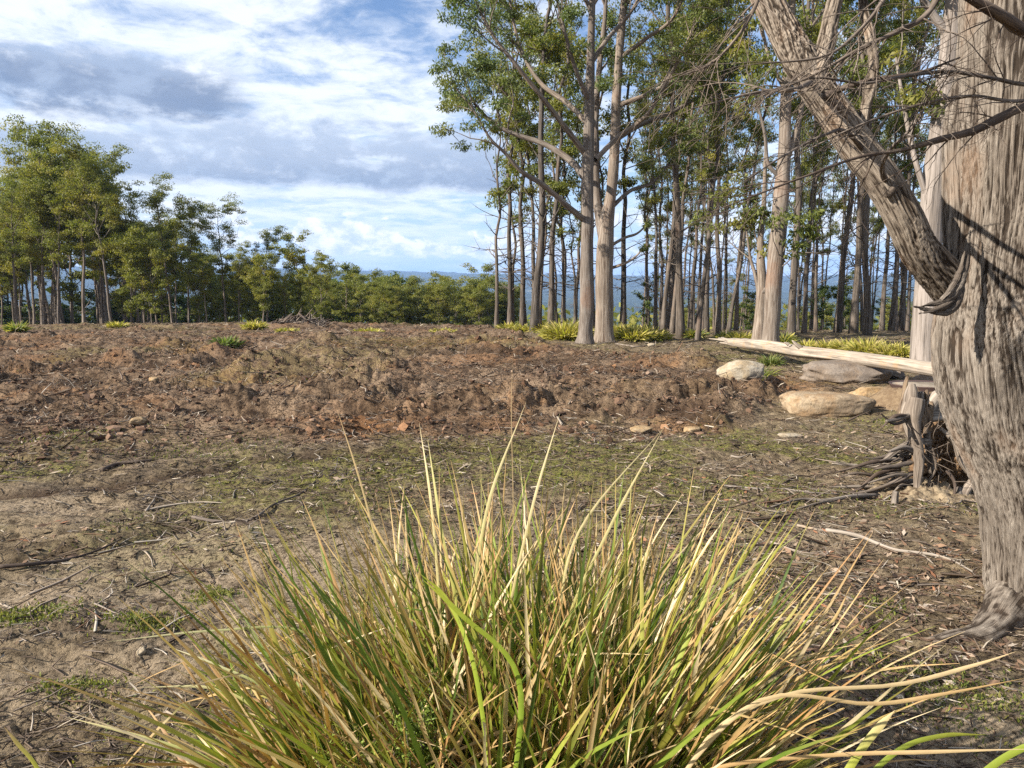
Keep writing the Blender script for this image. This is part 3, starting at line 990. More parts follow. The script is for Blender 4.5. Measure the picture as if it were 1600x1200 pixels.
for i in range(24):           # trees on the falling ground beyond the brow, their heads below the eye
    px = rr_.uniform(1010, 1480); Y = rr_.uniform(58, 92)
    x, h = topheight(px, rr_.uniform(468, 492), Y)
    plant('bushy', nextk('bushy'), x, Y, max(h, 3), 'low green gum seen between the trunks of the right stand, down the slope', 'low gums down the slope behind the stand', fat=1.3)
for i in range(26):
    px = rr_.uniform(1000, 1480); Y = rr_.uniform(30, 58)
    x = at(px, 480, Y).x
    plant('stand', nextk('stand'), x, Y, rr_.uniform(12, 17), 'thin crowded gum deep in the right stand between larger trunks', GR, fat=rr_.uniform(.45, .65), tilt=(0, rr_.uniform(-4, 5)))
for i in range(9):
    px = 775 + i * 22 + rr_.uniform(-8, 8); Y = rr_.uniform(33, 40)
    x = at(px, 480, Y).x
    plant('pole', nextk('pole'), x, Y, rr_.uniform(8.5, 13), 'leafy young gum among the outer trunks left of the twin gums',
          GR, fat=.95)
for i in range(8):
    px = rr_.uniform(1000, 1420); Y = rr_.uniform(31, 40)
    x = at(px, 480, Y).x
    plant('sapling', nextk('sapling'), x, Y, rr_.uniform(1.3, 2.4), 'green sapling on the brow between the trunks of the right stand', 'saplings on the brow')


def side_branch(g, pts, n=3, cs=None, rs=None, seed=0, clump=.5, reach=.9, tip=True):
    """sub-branches along a traced limb, leaving foliage centres at their ends"""
    rg = random.Random(seed)
    P, r = pts
    D = spline(np.column_stack([P, r]), 24)
    for q in range(n):
        i = int(rg.uniform(.48, 1.0) * 23)
        p = D[i, :3]; rr = max(D[i, 3] * .55, .012)
        tang = D[min(i + 1, 23), :3] - D[max(i - 1, 0), :3]; tang /= np.linalg.norm(tang) + 1e-9
        d = tang + np.array([rg.gauss(0, .6), rg.gauss(0, .6), rg.uniform(-.1, .7)]); d /= np.linalg.norm(d)
        L = reach * rg.uniform(.6, 1.3)
        Q = [p]
        for s in range(4):
            d = d + np.array([rg.gauss(0, .22), rg.gauss(0, .22), rg.gauss(.06, .15)]); d /= np.linalg.norm(d)
            Q.append(Q[-1] + d * L / 4)
        tube(g, Q, [rr, rr * .8, rr * .6, rr * .4, .006], 7, 5, seed=q, cap=False)
        for w in range(3):
            e = d + np.array([rg.gauss(0, .7) for _ in range(3)]); e /= np.linalg.norm(e)
            k = Q[rg.choice([2, 3, 4])]
            E = k + e * L * .45
            tube(g, [k, (k + E) / 2 + np.array([0, 0, .04]), E], [rr * .35, .009, .004], 4, 4, cap=False)
            if cs is not None and rg.random() < .8:
                cs.append(E); rs.append(clump * rg.uniform(.6, 1.2))
        if cs is not None:
            cs.append(Q[-1]); rs.append(clump * rg.uniform(.7, 1.3))
    if tip and cs is not None:
        cs.append(D[-1, :3]); rs.append(clump)


def hero(name, label, loc_px, trunk, limbs, bark, seed, extra=(), per=150):
    root = empty(name)
    g = Geo()
    P, r = pxpath(trunk); r = r * .88
    tube(g, P, r, 60, 20, rough=0.10, seed=seed)
    g.build('trunk', bark, root)
    cs = []; rs = []
    for q, (lp, nside, clump) in enumerate(limbs):
        g = Geo()
        PP, rr = pxpath(lp)
        tube(g, PP, rr, 30, 9, rough=0.10, seed=seed + q, cap=False)
        side_branch(g, (PP, rr), nside, cs, rs, seed * 31 + q, clump, 1.25)
        g.build('limb', bark, root)
    for (px, py, Y, rad) in extra:
        cs.append(np.array(at(px, py, Y))); rs.append(rad)
    V, F = leaves(cs, np.array(rs) * .78, int(per * 1.3), .12, .018, .62, .6, seed)
    mesh_obj('crown', V, F, M_LEAF_HERO, root, False)
    tag(root, label, 'tree', 'twin gums at the edge of the right stand')
    return root


Y1 = 22.2
hero('gum_tree', 'left one of the twin gums, reddish tan trunk in front with long limbs reaching left', None,
     [(913, 538, Y1, 19), (915, 520, Y1, 13.5), (917, 480, Y1, 12.5), (917, 420, Y1, 11.5), (918, 340, Y1, 11), (918, 270, Y1, 10.5), (920, 200, Y1, 9),
      (922, 120, Y1, 7.5), (924, 50, Y1, 6.5), (926, -40, Y1, 5), (930, -160, Y1, 3)],
     [([(915, 345, Y1, 5), (890, 325, Y1 - .4, 4.5), (850, 290, Y1 - .8, 4), (815, 268, Y1 - 1.1, 3.4), (790, 240, Y1 - 1.3, 2.6), (765, 215, Y1 - 1.5, 2), (735, 165, Y1 - 1.6, 1.5), (700, 125, Y1 - 1.6, 1)], 7, .42),
      ([(912, 275, Y1, 5.5), (890, 250, Y1 + .4, 5), (850, 225, Y1 + .8, 4.2), (800, 208, Y1 + 1, 3.4), (760, 185, Y1 + 1, 2.6), (735, 150, Y1 + 1, 1.8), (722, 110, Y1 + 1, 1)], 7, .42),
      ([(914, 240, Y1, 5), (880, 195, Y1 - .5, 4.2), (845, 150, Y1 - .9, 3.6), (805, 100, Y1 - 1.2, 3.1), (770, 55, Y1 - 1.3, 2.5), (745, 5, Y1 - 1.3, 2), (730, -40, Y1 - 1.3, 1.2)], 8, .48),
      ([(916, 190, Y1, 4.5), (885, 160, Y1 + .6, 4), (845, 130, Y1 + 1, 3.3), (815, 80, Y1 + 1.3, 2.6), (800, 20, Y1 + 1.4, 2), (790, -50, Y1 + 1.4, 1.3)], 7, .48),
      ([(921, 160, Y1, 4), (900, 110, Y1 - .6, 3.2), (885, 60, Y1 - 1, 2.5), (870, 0, Y1 - 1.2, 1.8), (850, -60, Y1 - 1.2, 1.1)], 7, .5),
      ([(923, 100, Y1, 4), (950, 60, Y1 + .5, 3.2), (985, 20, Y1 + .9, 2.4), (1010, -30, Y1 + 1, 1.4)], 6, .5),
      ([(925, 20, Y1, 3.4), (900, -30, Y1, 2.6), (870, -80, Y1, 1.4)], 6, .5),
      ([(925, 10, Y1, 3.4), (955, -40, Y1, 2.6), (975, -90, Y1, 1.4)], 6, .5)],
     M_GUM, 41, per=96,
     extra=[(700, 85, 20.6, .45), (722, 70, 20.6, .42), (745, 95, 20.6, .4), (705, 105, 20.8, .4), (760, 100, 20.7, .35),
            (860, 60, 21.2, .5), (830, 90, 21.4, .5), (850, 110, 21.3, .42), (890, 30, 21.6, .55), (835, 40, 21.4, .5), (905, 75, 21.3, .45),
            (745, 175, 21.0, .35), (770, 195, 21.2, .35), (750, 10, 20.9, .5), (780, 20, 20.9, .5)])
Y2 = 23.5
hero('gum_tree', 'right one of the twin gums, stout grey brown trunk dividing in two at shoulder height', None,
     [(944, 536, Y2, 22), (944, 515, Y2, 16.5), (944, 470, Y2, 15.5), (945, 400, Y2, 15), (948, 350, Y2, 12.5), (955, 300, Y2, 9.5), (960, 240, Y2, 8.8), (963, 160, Y2, 8),
      (968, 80, Y2, 6.8), (975, 0, Y2, 5.8), (982, -90, Y2, 4), (985, -170, Y2, 2.5)],
     [([(943, 370, Y2, 9), (934, 320, Y2 + .3, 7), (930, 260, Y2 + .5, 6.2), (930, 190, Y2 + .7, 5.4), (936, 110, Y2 + .9, 4.4), (945, 30, Y2 + 1, 3.4), (948, -60, Y2 + 1, 2)], 7, .45),
      ([(930, 250, Y1, 4.2), (965, 215, Y2 - .6, 3.8), (1010, 180, Y2 - 1, 3.2), (1040, 130, Y2 - 1.3, 2.5), (1070, 75, Y2 - 1.4, 2), (1090, 20, Y2 - 1.4, 1.2)], 8, .42),
      ([(962, 218, Y2, 4.5), (1000, 195, Y2 + .4, 4), (1050, 175, Y2 + .7, 3.2), (1100, 145, Y2 + .8, 2.3), (1140, 110, Y2 + .8, 1.3)], 8, .42),
      ([(966, 165, Y2, 4), (1010, 148, Y2 - .4, 3.3), (1050, 128, Y2 - .7, 2.6), (1095, 110, Y2 - .9, 1.6)], 6, .42),
      ([(955, 325, Y2, 3.5), (985, 298, Y2 + .4, 3), (1020, 285, Y2 + .6, 2.4), (1050, 250, Y2 + .8, 1.8), (1085, 215, Y2 + .8, 1)], 5, .32),
      ([(953, 385, Y2, 2.8), (975, 372, Y2 + .2, 2.2), (995, 365, Y2 + .3, 1.8), (1012, 350, Y2 + .3, 1)], 0, .2),
      ([(952, 420, Y2, 2.6), (975, 412, Y2 - .2, 2.2), (992, 402, Y2 - .3, 1.7), (1005, 388, Y2 - .3, .8)], 0, .2),
      ([(970, 90, Y2, 3.6), (1010, 60, Y2 - .4, 3), (1050, 30, Y2 - .8, 2.2), (1075, -20, Y2 - 1, 1.2)], 7, .5),
      ([(975, 10, Y2, 3.4), (1010, -30, Y2, 2.8), (1040, -80, Y2, 1.4)], 7, .5)],
     M_GUM, 43, per=96,
     extra=[(985, 90, 21.8, .4), (1005, 118, 21.8, .42), (980, 125, 21.6, .35), (1040, 60, 21.5, .5), (1080, 60, 22, .5)])

# the big stained gum behind the log, its shaggy neighbour, and the big grey one beside the near tree
def big_stand(name, label, trunk, limbs, bark, seed, cat='tree', leafy=.4, per=60):
    root = empty(name); g = Geo()
    P, r = pxpath(trunk); tube(g, P, r, 44, 16, rough=.12, seed=seed)
    g.build('trunk', bark, root)
    cs = []; rs = []
    for q, (lp, ns) in enumerate(limbs):
        g = Geo(); PP, rr = pxpath(lp); tube(g, PP, rr, 24, 8, rough=.1, seed=q, cap=False)
        side_branch(g, (PP, rr), ns, cs, rs, seed * 7 + q, leafy, 1.1)
        g.build('limb', bark, root)
    if cs:
        V, F = leaves(cs, rs, per, .15, .028, .6, .6, seed)
        mesh_obj('crown', V, F, M_LEAF_STAND, root, False)
    tag(root, label, cat, GR)
    return root


Y3 = 20.2
big_stand('gum_tree', 'big gum with orange stained upper trunk rising behind the middle of the log',
          [(1203, 548, Y3, 17), (1205, 520, Y3, 13), (1209, 440, Y3, 12.5), (1216, 360, Y3, 12), (1222, 290, Y3, 11), (1226, 230, Y3, 9.5), (1228, 150, Y3, 7.5), (1235, 60, Y3, 6), (1240, -60, Y3, 4)],
          [([(1224, 265, Y3, 5), (1238, 225, Y3, 4.5), (1250, 180, Y3, 3.8), (1262, 110, Y3, 3), (1268, 30, Y3, 2), (1275, -40, Y3, 1.2)], 6),
           ([(1222, 280, Y3, 3.5), (1200, 255, Y3, 3), (1195, 210, Y3, 2.4), (1180, 150, Y3, 1.6), (1160, 90, Y3, 1)], 6),
           ([(1228, 140, Y3, 3.5), (1205, 100, Y3, 2.6), (1190, 40, Y3, 2), (1180, -20, Y3, 1.2)], 6),
           ([(1232, 110, Y3, 3.5), (1255, 60, Y3, 2.6), (1290, 10, Y3, 2), (1310, -50, Y3, 1.2)], 6)],
          M_GUM, 51)
big_stand('gum_tree', 'shaggy low gum with peeling bark huddled left of the big stained gum',
          [(1184, 540, Y3 + .6, 13), (1186, 520, Y3 + .6, 10), (1190, 450, Y3 + .6, 8), (1188, 380, Y3 + .6, 5), (1194, 310, Y3 + .6, 3.5), (1196, 240, Y3 + .6, 2)],
          [([(1188, 470, Y3 + .6, 3.5), (1180, 430, Y3 + .6, 3), (1172, 400, Y3 + .6, 2), (1165, 350, Y3 + .6, 1)], 4),
           ([(1190, 460, Y3 + .6, 3.5), (1205, 440, Y3 + .1, 3), (1215, 410, Y3 - .1, 2), (1230, 380, Y3 - .2, 1)], 4)],
          M_GUM, 53, leafy=.3)
Y4 = 14.5
big_stand('gum_tree', 'straight grey ribbed gum trunk close behind the near tree and right of the log',
          [(1443, 575, Y4, 25), (1444, 555, Y4, 20), (1447, 480, Y4, 18), (1452, 380, Y4, 17.5), (1460, 280, Y4, 16), (1470, 200, Y4, 15), (1481, 110, Y4, 14), (1489, 30, Y4, 13), (1496, -80, Y4, 11)],
          [([(1455, 330, Y4, 5), (1430, 250, Y4, 4), (1415, 180, Y4 + .3, 3), (1400, 90, Y4 + .4, 2)], 3),
           ([(1484, 60, Y4, 7), (1450, 10, Y4, 5), (1420, -50, Y4, 3)], 5)],
          M_GREY, 55, leafy=.35)


# ------------------------------------------------------------------ the near tree on the right
def near_tree():
    root = empty('stringybark_tree')
    tag(root, 'massive furrowed stringybark at the right edge, its thick limb leaning up to the left', 'tree')
    Yt = 3.62

    def furrow(amp, fq, seed):
        """fibrous bark: long plates parted by narrow dark cracks"""
        def f(TH, LL, RR):
            cx, cy = np.cos(TH) * RR, np.sin(TH) * RR
            tw = (fbm(cx * 3, cy * 3, LL * 1.3, 2, seed + 1) - 0.5) * 0.12
            a = fbm((cx + tw) * fq, (cy - tw) * fq, LL * fq * .035, 3, seed, 0.42)
            b = fbm((cx + tw) * fq * 2.2, (cy - tw) * fq * 2.2, LL * fq * .07, 3, seed + 9, 0.5)
            c = fbm((cx + tw) * fq * 5, (cy - tw) * fq * 5, LL * fq * .18, 3, seed + 19, 0.6)
            k1 = np.exp(-((a - .5) / .065) ** 2); k2 = np.exp(-((b - .5) / .05) ** 2)
            e = fbm(cx * 6, cy * 6, LL * 3.0, 2, seed + 7)
            k1 = k1 * sst(e, .15, .5)
            lump = fbm(cx * 4, cy * 4, LL * 2.2, 3, seed + 5) - 0.5
            off = (-1.0 * k1 - .42 * k2 + (b - .5) * 1.0 + (c - .5) * .5 + lump * 2.0) * amp
            return off, np.clip(.62 - .62 * k1 - .36 * k2 + (c - .5) * .9, 0, 1)
        return f
    g = Geo()
    tr = [(1668, 1062, 210), (1660, 1018, 160), (1656, 980, 128), (1655, 900, 118), (1647, 800, 113), (1632, 710, 120), (1612, 620, 134), (1604, 540, 138), (1604, 480, 134),
          (1606, 400, 124), (1612, 300, 118), (1618, 200, 116), (1622, 100, 114), (1628, -60, 108), (1634, -260, 98), (1640, -500, 80)]
    tr = [(a + 15 + .27 * c, b, c * 1.27) for a, b, c in tr]
    P = np.array([at(a, b, Yt) for a, b, _ in tr]); r = np.array([c * Yt / FPX for _, _, c in tr])
    # the root flare spreads out into the ground
    fl = furrow(0.014, 42, 900)

    def disp(TH, LL, RR):
        low = np.exp(-LL / 0.26)
        fp = RR * low * (0.16 + 0.42 * np.sin(TH * 3 + 0.9) + 0.20 * np.sin(TH * 5 + 2) )
        a_, c_ = fl(TH, LL, RR)
        return a_ + fp, c_
    ths = np.concatenate([np.linspace(R(-38), R(118), 330), np.linspace(R(118), R(322), 60)[1:-1]])
    tube(g, P, r, 430, 400, disp=disp, seed=1, ths=ths)
    g.build('trunk', M_BIG, root)
    # second stem hugging the trunk higher up
    g = Geo()
    P, r = pxpath([(1560, 560, 3.62, 40), (1528, 470, 3.66, 38), (1512, 380, 3.7, 32), (1506, 280, 3.72, 30), (1508, 180, 3.75, 28), (1530, 80, 3.78, 24), (1556, -40, 3.8, 22), (1550, -200, 3.8, 18)])
    tube(g, P, r, 260, 90, disp=furrow(0.011, 32, 920), seed=2)
    g.build('stem', M_BIG, root)
    # leaning limb
    g = Geo()
    P, r = pxpath([(1560, 505, 3.86, 34), (1508, 466, 3.70, 34), (1442, 398, 3.56, 29), (1413, 342, 3.5, 27), (1383, 287, 3.5, 27), (1335, 222, 3.54, 26), (1285, 150, 3.6, 25),
                   (1245, 85, 3.65, 25), (1212, 25, 3.7, 22), (1180, -40, 3.75, 20), (1130, -150, 3.8, 17)])
    tube(g, P, r, 330, 96, disp=furrow(0.006, 62, 940), seed=3)
    lb = g.build('limb', M_BIG, root)
    g = Geo()
    P, r = pxpath([(1268, 128, 3.6, 20), (1282, 100, 3.6, 15), (1293, 60, 3.62, 13), (1300, 20, 3.64, 12), (1312, -30, 3.66, 11), (1330, -110, 3.68, 8)])
    tube(g, P, r, 140, 50, disp=furrow(0.006, 50, 950), seed=4)
    g.build('limb', M_BIG, root)
    g = Geo()
    P, r = pxpath([(1345, 228, 3.56, 9), (1352, 170, 3.6, 8), (1366, 110, 3.65, 7), (1360, 60, 3.65, 7), (1350, 10, 3.7, 6), (1345, -60, 3.7, 5)])
    tube(g, P, r, 80, 20, disp=furrow(0.003, 60, 960), seed=5)
    g.build('limb', M_BIG, root)
    # knots on the limb and torn bark at the fork
    for pts in ([(1516, 360, 3.44, 1.5), (1513, 392, 3.42, 4), (1506, 425, 3.39, 6), (1494, 452, 3.37, 8), (1478, 468, 3.35, 8), (1462, 474, 3.33, 5), (1440, 478, 3.31, 1.5)],
                [(1510, 385, 3.41, 1.5), (1504, 412, 3.39, 4), (1494, 440, 3.37, 6), (1480, 460, 3.34, 6), (1468, 472, 3.33, 3)],
                [(1506, 430, 3.39, 3), (1500, 462, 3.37, 7), (1488, 482, 3.35, 8), (1470, 488, 3.33, 6), (1448, 484, 3.30, 4), (1428, 479, 3.27, 1)],
                [(1490, 470, 3.35, 4), (1474, 480, 3.32, 6), (1455, 486, 3.29, 4), (1436, 490, 3.27, 1)],
                [(1395, 270, 3.46, 4), (1398, 292, 3.42, 6), (1388, 304, 3.41, 6), (1380, 292, 3.41, 3)]):
        g = Geo(); P, r = pxpath(pts)
        tube(g, P, r, 40, 16, disp=furrow(0.006, 70, 970), seed=6)
        g.build('torn_bark', M_TORN , root)
    # surface root creeping left from the foot
    g = Geo()
    a, b, c, d = gp(1560, 1005), gp(1480, 1000), gp(1400, 1012), gp(1320, 1020)
    tube(g, [gp(1640, 985) + Vector((0, .25, .04)), a + Vector((0, 0.1, .0)), b + Vector((0, 0, -.01)), c + Vector((0, 0, -.035)), d + Vector((0, 0, -.06))], [.12, .075, .05, .035, .02], 90, 30, disp=furrow(0.010, 34, 980), seed=7)
    g.build('root', M_BIG, root)

    # dead side branches and their twigs
    rg = random.Random(77)

    def twigs(g, P, r, n, L, depth, down=0.15, seed=0):
        D = spline(np.column_stack([P, r]), 30)
        for q in range(n):
            i = int(rg.uniform(.15, 1) * 29)
            p = D[i, :3]
            tang = D[min(i + 1, 29), :3] - D[max(i - 1, 0), :3]; tang = tang / (np.linalg.norm(tang) + 1e-9)
            d = tang * .9 + np.array([rg.gauss(-.12, .5), rg.gauss(0, .45), rg.gauss(-.08, .5)]); d /= np.linalg.norm(d)
            l = L * rg.uniform(.5, 1.3); pts = [p]
            for s in range(5):
                d = d + np.array([rg.gauss(0, .16), rg.gauss(0, .16), rg.gauss(-down * .4, .14)]); d /= np.linalg.norm(d)
                pts.append(pts[-1] + d * l / 5)
            rr = min(D[i, 3] * .6, .0022 + l * .0035)
            rad = np.linspace(rr, .0007, 6)
            tube(g, pts, rad, 9, 4, cap=False, seed=q)
            if depth > 0:
                twigs(g, np.array(pts), rad, 3 + rg.randint(0, 2), l * .55, depth - 1, down)
    dead = [
        ([(1640, 150, 3.1, 8), (1600, 166, 3.02, 7), (1560, 185, 2.98, 6.5), (1520, 205, 2.95, 6), (1480, 215, 2.9, 5), (1440, 226, 2.85, 4), (1400, 236, 2.8, 3), (1340, 246, 2.7, 2.4), (1260, 275, 2.6, 1.8), (1180, 305, 2.5, 1.3), (1110, 332, 2.45, .7)], 20, .42, 'dark'),
        ([(1660, 70, 3.1, 10), (1600, 48, 3.0, 9), (1565, 25, 2.9, 8), (1530, 5, 2.85, 7), (1480, -25, 2.8, 5), (1420, -60, 2.7, 3)], 9, .4, 'dark'),
        ([(1640, 128, 3.12, 4), (1600, 132, 3.0, 3.2), (1540, 120, 2.9, 2.9), (1480, 112, 2.85, 2.7), (1420, 118, 2.8, 2.4), (1350, 130, 2.7, 2), (1270, 122, 2.65, 1.6), (1180, 150, 2.6, .8)], 22, .42, 'twig'),
        ([(1640, 152, 3.12, 3), (1580, 158, 3.0, 2.6), (1520, 150, 2.9, 2.4), (1450, 160, 2.85, 2), (1370, 185, 2.8, 1.6), (1300, 215, 2.75, 1.2), (1210, 262, 2.7, .7)], 20, .42, 'twig'),
        ([(1480, -40, 2.9, 6), (1450, 20, 2.8, 4.5), (1400, 50, 2.75, 3.6), (1340, 78, 2.7, 2.8), (1270, 118, 2.65, 2), (1190, 150, 2.6, 1.2)], 20, .45, 'twig'),
        ([(1290, 150, 3.55, 6), (1330, 133, 2.9, 4), (1380, 122, 2.85, 3), (1440, 112, 2.85, 2.2), (1500, 90, 2.85, 1.2)], 12, .32, 'dark'),
        ([(1268, 128, 3.55, 5), (1240, 140, 2.85, 3.6), (1200, 142, 2.8, 2.6), (1150, 152, 2.7, 1.8), (1080, 170, 2.6, .8)], 16, .40, 'twig'),
        ([(1385, 285, 3.46, 5), (1378, 262, 3.3, 4), (1390, 235, 2.88, 3), (1420, 205, 2.8, 2.2), (1440, 180, 2.75, 1)], 12, .30, 'twig'),
        ([(1350, 235, 3.5, 4), (1320, 205, 3.2, 3), (1290, 210, 2.8, 2.4), (1230, 240, 2.7, 1.6), (1160, 285, 2.6, .8)], 18, .42, 'twig'),
        ([(1400, -60, 2.8, 4), (1380, 0, 2.7, 3.2), (1330, 60, 2.65, 2.4), (1280, 90, 2.6, 1.8), (1180, 100, 2.55, .9)], 18, .42, 'twig'),
        ([(1200, -60, 2.7, 4), (1180, 10, 2.65, 3), (1150, 60, 2.6, 2.2), (1110, 100, 2.6, 1.6), (1060, 120, 2.55, .8)], 20, .42, 'twig'),
    ]
    for q, (pts, n, L, k) in enumerate(dead):
        g = Geo(); P, r = pxpath(pts)
        tube(g, P, r, 60, 8, rough=.15, seed=q, cap=False)
        twigs(g, P, r, int(n * .8), L * .75, 1)
        g.build('dead_branch', M_DARKTWIG if k == 'dark' else M_TWIG, root)
    # sparse live foliage high on the limb
    cs = []; rs = []
    for (px, py, Y, rad) in [(1480, 30, 4.6, .10), (1430, 60, 4.6, .12), (1440, 20, 4.6, .12), (1405, 45, 4.6, .10)]:
        cs.append(np.array(at(px, py, Y))); rs.append(rad)


near_tree()


# ------------------------------------------------------------------ rocks
def rock(name, label, px, py, wpx, hpx, depth, mat, seed, rz=0.0, flatness=1.0, ly=None, group=None, sub=5, box=0.5, facet=0.5):
    """(px, py) foot of the rock in the photo, its width and height there"""
    b = gp(px, py); dist = b.y
    wx = wpx * dist / FPX / 2; hz = hpx * dist / FPX
    import bmesh
    bm = bmesh.new(); bmesh.ops.create_icosphere(bm, subdivisions=sub, radius=1.0)
    V = np.array([v.co for v in bm.verts]); F = np.array([[v.index for v in f.verts] for f in bm.faces]); bm.free()
    rg = np.random.default_rng(seed)
    # planes cut the ball into a worn block
    for k in range(16):
        nrm = rg.normal(size=3); nrm /= np.linalg.norm(nrm)
        lim = rg.uniform(.62, .86)
        dd = V @ nrm
        ex = np.maximum(dd - lim, 0)
        V = V - nrm[None] * (ex * facet * 1.7)[:, None]
    V = np.sign(V) * np.abs(V) ** (1 - box * .35)
    n = fbm(V[:, 0] * 1.4 + seed, V[:, 1] * 1.4, V[:, 2] * 1.8, 4, seed) - .5
    n2 = fbm(V[:, 0] * 7 + seed, V[:, 1] * 7, V[:, 2] * 9, 3, seed + 3) - .5
    V = V * (1 + n * .32 + n2 * .07)[:, None]
    V[:, 0] *= wx / np.abs(V[:, 0]).max(); V[:, 1] *= depth / np.abs(V[:, 1]).max()
    V[:, 2] = (V[:, 2] - V[:, 2].min()) / (V[:, 2].max() - V[:, 2].min())
    V[:, 2] = V[:, 2] * hz * 1.28 - hz * .28
    o = mesh_obj(name, V, F, mat, None, True)
    o.location = (b.x, b.y + depth * .8, b.z); o.rotation_euler = (0, 0, rz)
    tag(o, label, 'rock', group)
    return o


rock('boulder', 'pale cream boulder standing alone at the end of the turned soil', 1167, 619, 76, 33, .30, M_ROCK_PALE, 6, .1, box=.8)
rock('boulder', 'long low tan sandstone boulder, nearest of the rocks left of the root stump', 1306, 651, 150, 36, .34, M_ROCK_TAN, 12, -.05, box=1.1)
rock('boulder', 'orange tan angular boulder tucked behind the right end of the long tan one', 1372, 631, 84, 22, .17, M_ROCK_ORANGE, 15, .12)
rock('boulder', 'long grey brown boulder lying under the fallen log', 1342, 601, 150, 30, .5, M_ROCK_GREY, 18, 0, box=.9)
rock('boulder', 'dark rounded rock at the right end of the grey boulder under the log', 1398, 596, 36, 22, .3, M_ROCK_GREY, 19, .5)
rock('boulder', 'small tan rock just behind the top of the root stump', 1428, 615, 44, 9, .12, M_ROCK_ORANGE, 23, .1)
rock('stone', 'flat pale slab lying on the mossy ground before the long tan boulder', 1237, 684, 42, 6, .07, M_ROCK_PALE, 29, .1, sub=3)
rock('stone', 'yellowish stone in the turned soil, nearest of the two at the left', 211, 682, 30, 13, .12, M_ROCK_ORANGE, 31, .2, sub=4)
rock('stone', 'pointed ochre stone sticking out of the turned soil above the yellowish one', 207, 642, 30, 16, .12, M_ROCK_ORANGE, 37, .9, sub=4)
rock('stone', 'small rounded ochre stone in the soil behind the pointed one', 238, 611, 14, 7, .1, M_ROCK_ORANGE, 41, .9, sub=3)
rock('stone', 'orange clod like stone at the near edge of the turned soil right of centre', 1003, 676, 42, 9, .14, M_ROCK_ORANGE, 43, .0, sub=4)
rock('stone', 'orange stone beside the clod like one, a little to its right', 1084, 673, 30, 9, .12, M_ROCK_ORANGE, 47, .4, sub=4)
rock('stone', 'pale stone chip on the bare earth at the left, among scattered twigs', 217, 1022, 16, 8, .03, M_ROCK_PALE, 53, .4, sub=3)
rock('stone', 'small pale stone beside the far tussock right of the twin gums', 1018, 543, 12, 5, .12, M_ROCK_PALE, 59, .4, sub=3)

# ------------------------------------------------------------------ the fallen log
def log():
    root = empty('fallen_log')
    tag(root, 'long bleached barkless log with splintered left end, lying across behind the rocks', 'log')
    g = Geo()
    P, r = pxpath([(1500, 584, 10.4, 13), (1456, 577, 10.9, 12.5), (1390, 566, 12.0, 12.5), (1320, 557, 13.4, 11.5), (1250, 549, 15.0, 11), (1200, 541, 16.5, 10), (1165, 537, 17.9, 8.5), (1140, 535, 19.0, 5)])
    r = r * .86

    def disp(TH, LL, RR):
        a = vnoise(np.cos(TH) * 2.2 + 4, np.sin(TH) * 2.2, LL * .5, 3) - .5
        b = vnoise(np.cos(TH) * 7 + 4, np.sin(TH) * 7, LL * .8, 5) - .5
        return RR * (a * .25 + b * .10)
    tube(g, P, r, 160, 40, disp=disp, seed=8)
    g.build('trunk', M_WOOD, root)
    rg = random.Random(3)
    for k in range(9):
        g = Geo(); o = rg.uniform(-5, 5); e = rg.uniform(0, 50)
        P, r = pxpath([(1185, 539 + o, 17.0, 3.4), (1160, 536 + o * .9, 18.1, 3), (1135, 534 + o * .8, 19.4, 2.2), (1108 + e * .5, 531 + o * .9, 20.6, .5)])
        P = P + np.array([0, rg.uniform(-.08, .08), 0])
        tube(g, P, r, 14, 6, rough=.2, seed=k, cap=False)
        g.build('splinter', M_WOOD, root)
    for pts in ([(1252, 544, 14.8, 4), (1244, 538, 14.8, 3), (1238, 532, 14.8, 1)], [(1232, 538, 15.2, 3), (1226, 535, 15.2, 1)]):
        g = Geo(); P, r = pxpath(pts); tube(g, P, r, 8, 8, seed=2); g.build('branch_stub', M_WOOD, root)


log()
# what carries the log
rock('boulder', 'half hidden grey rock that props the right end of the fallen log', 1478, 612, 60, 30, .35, M_ROCK_GREY, 61, .3)


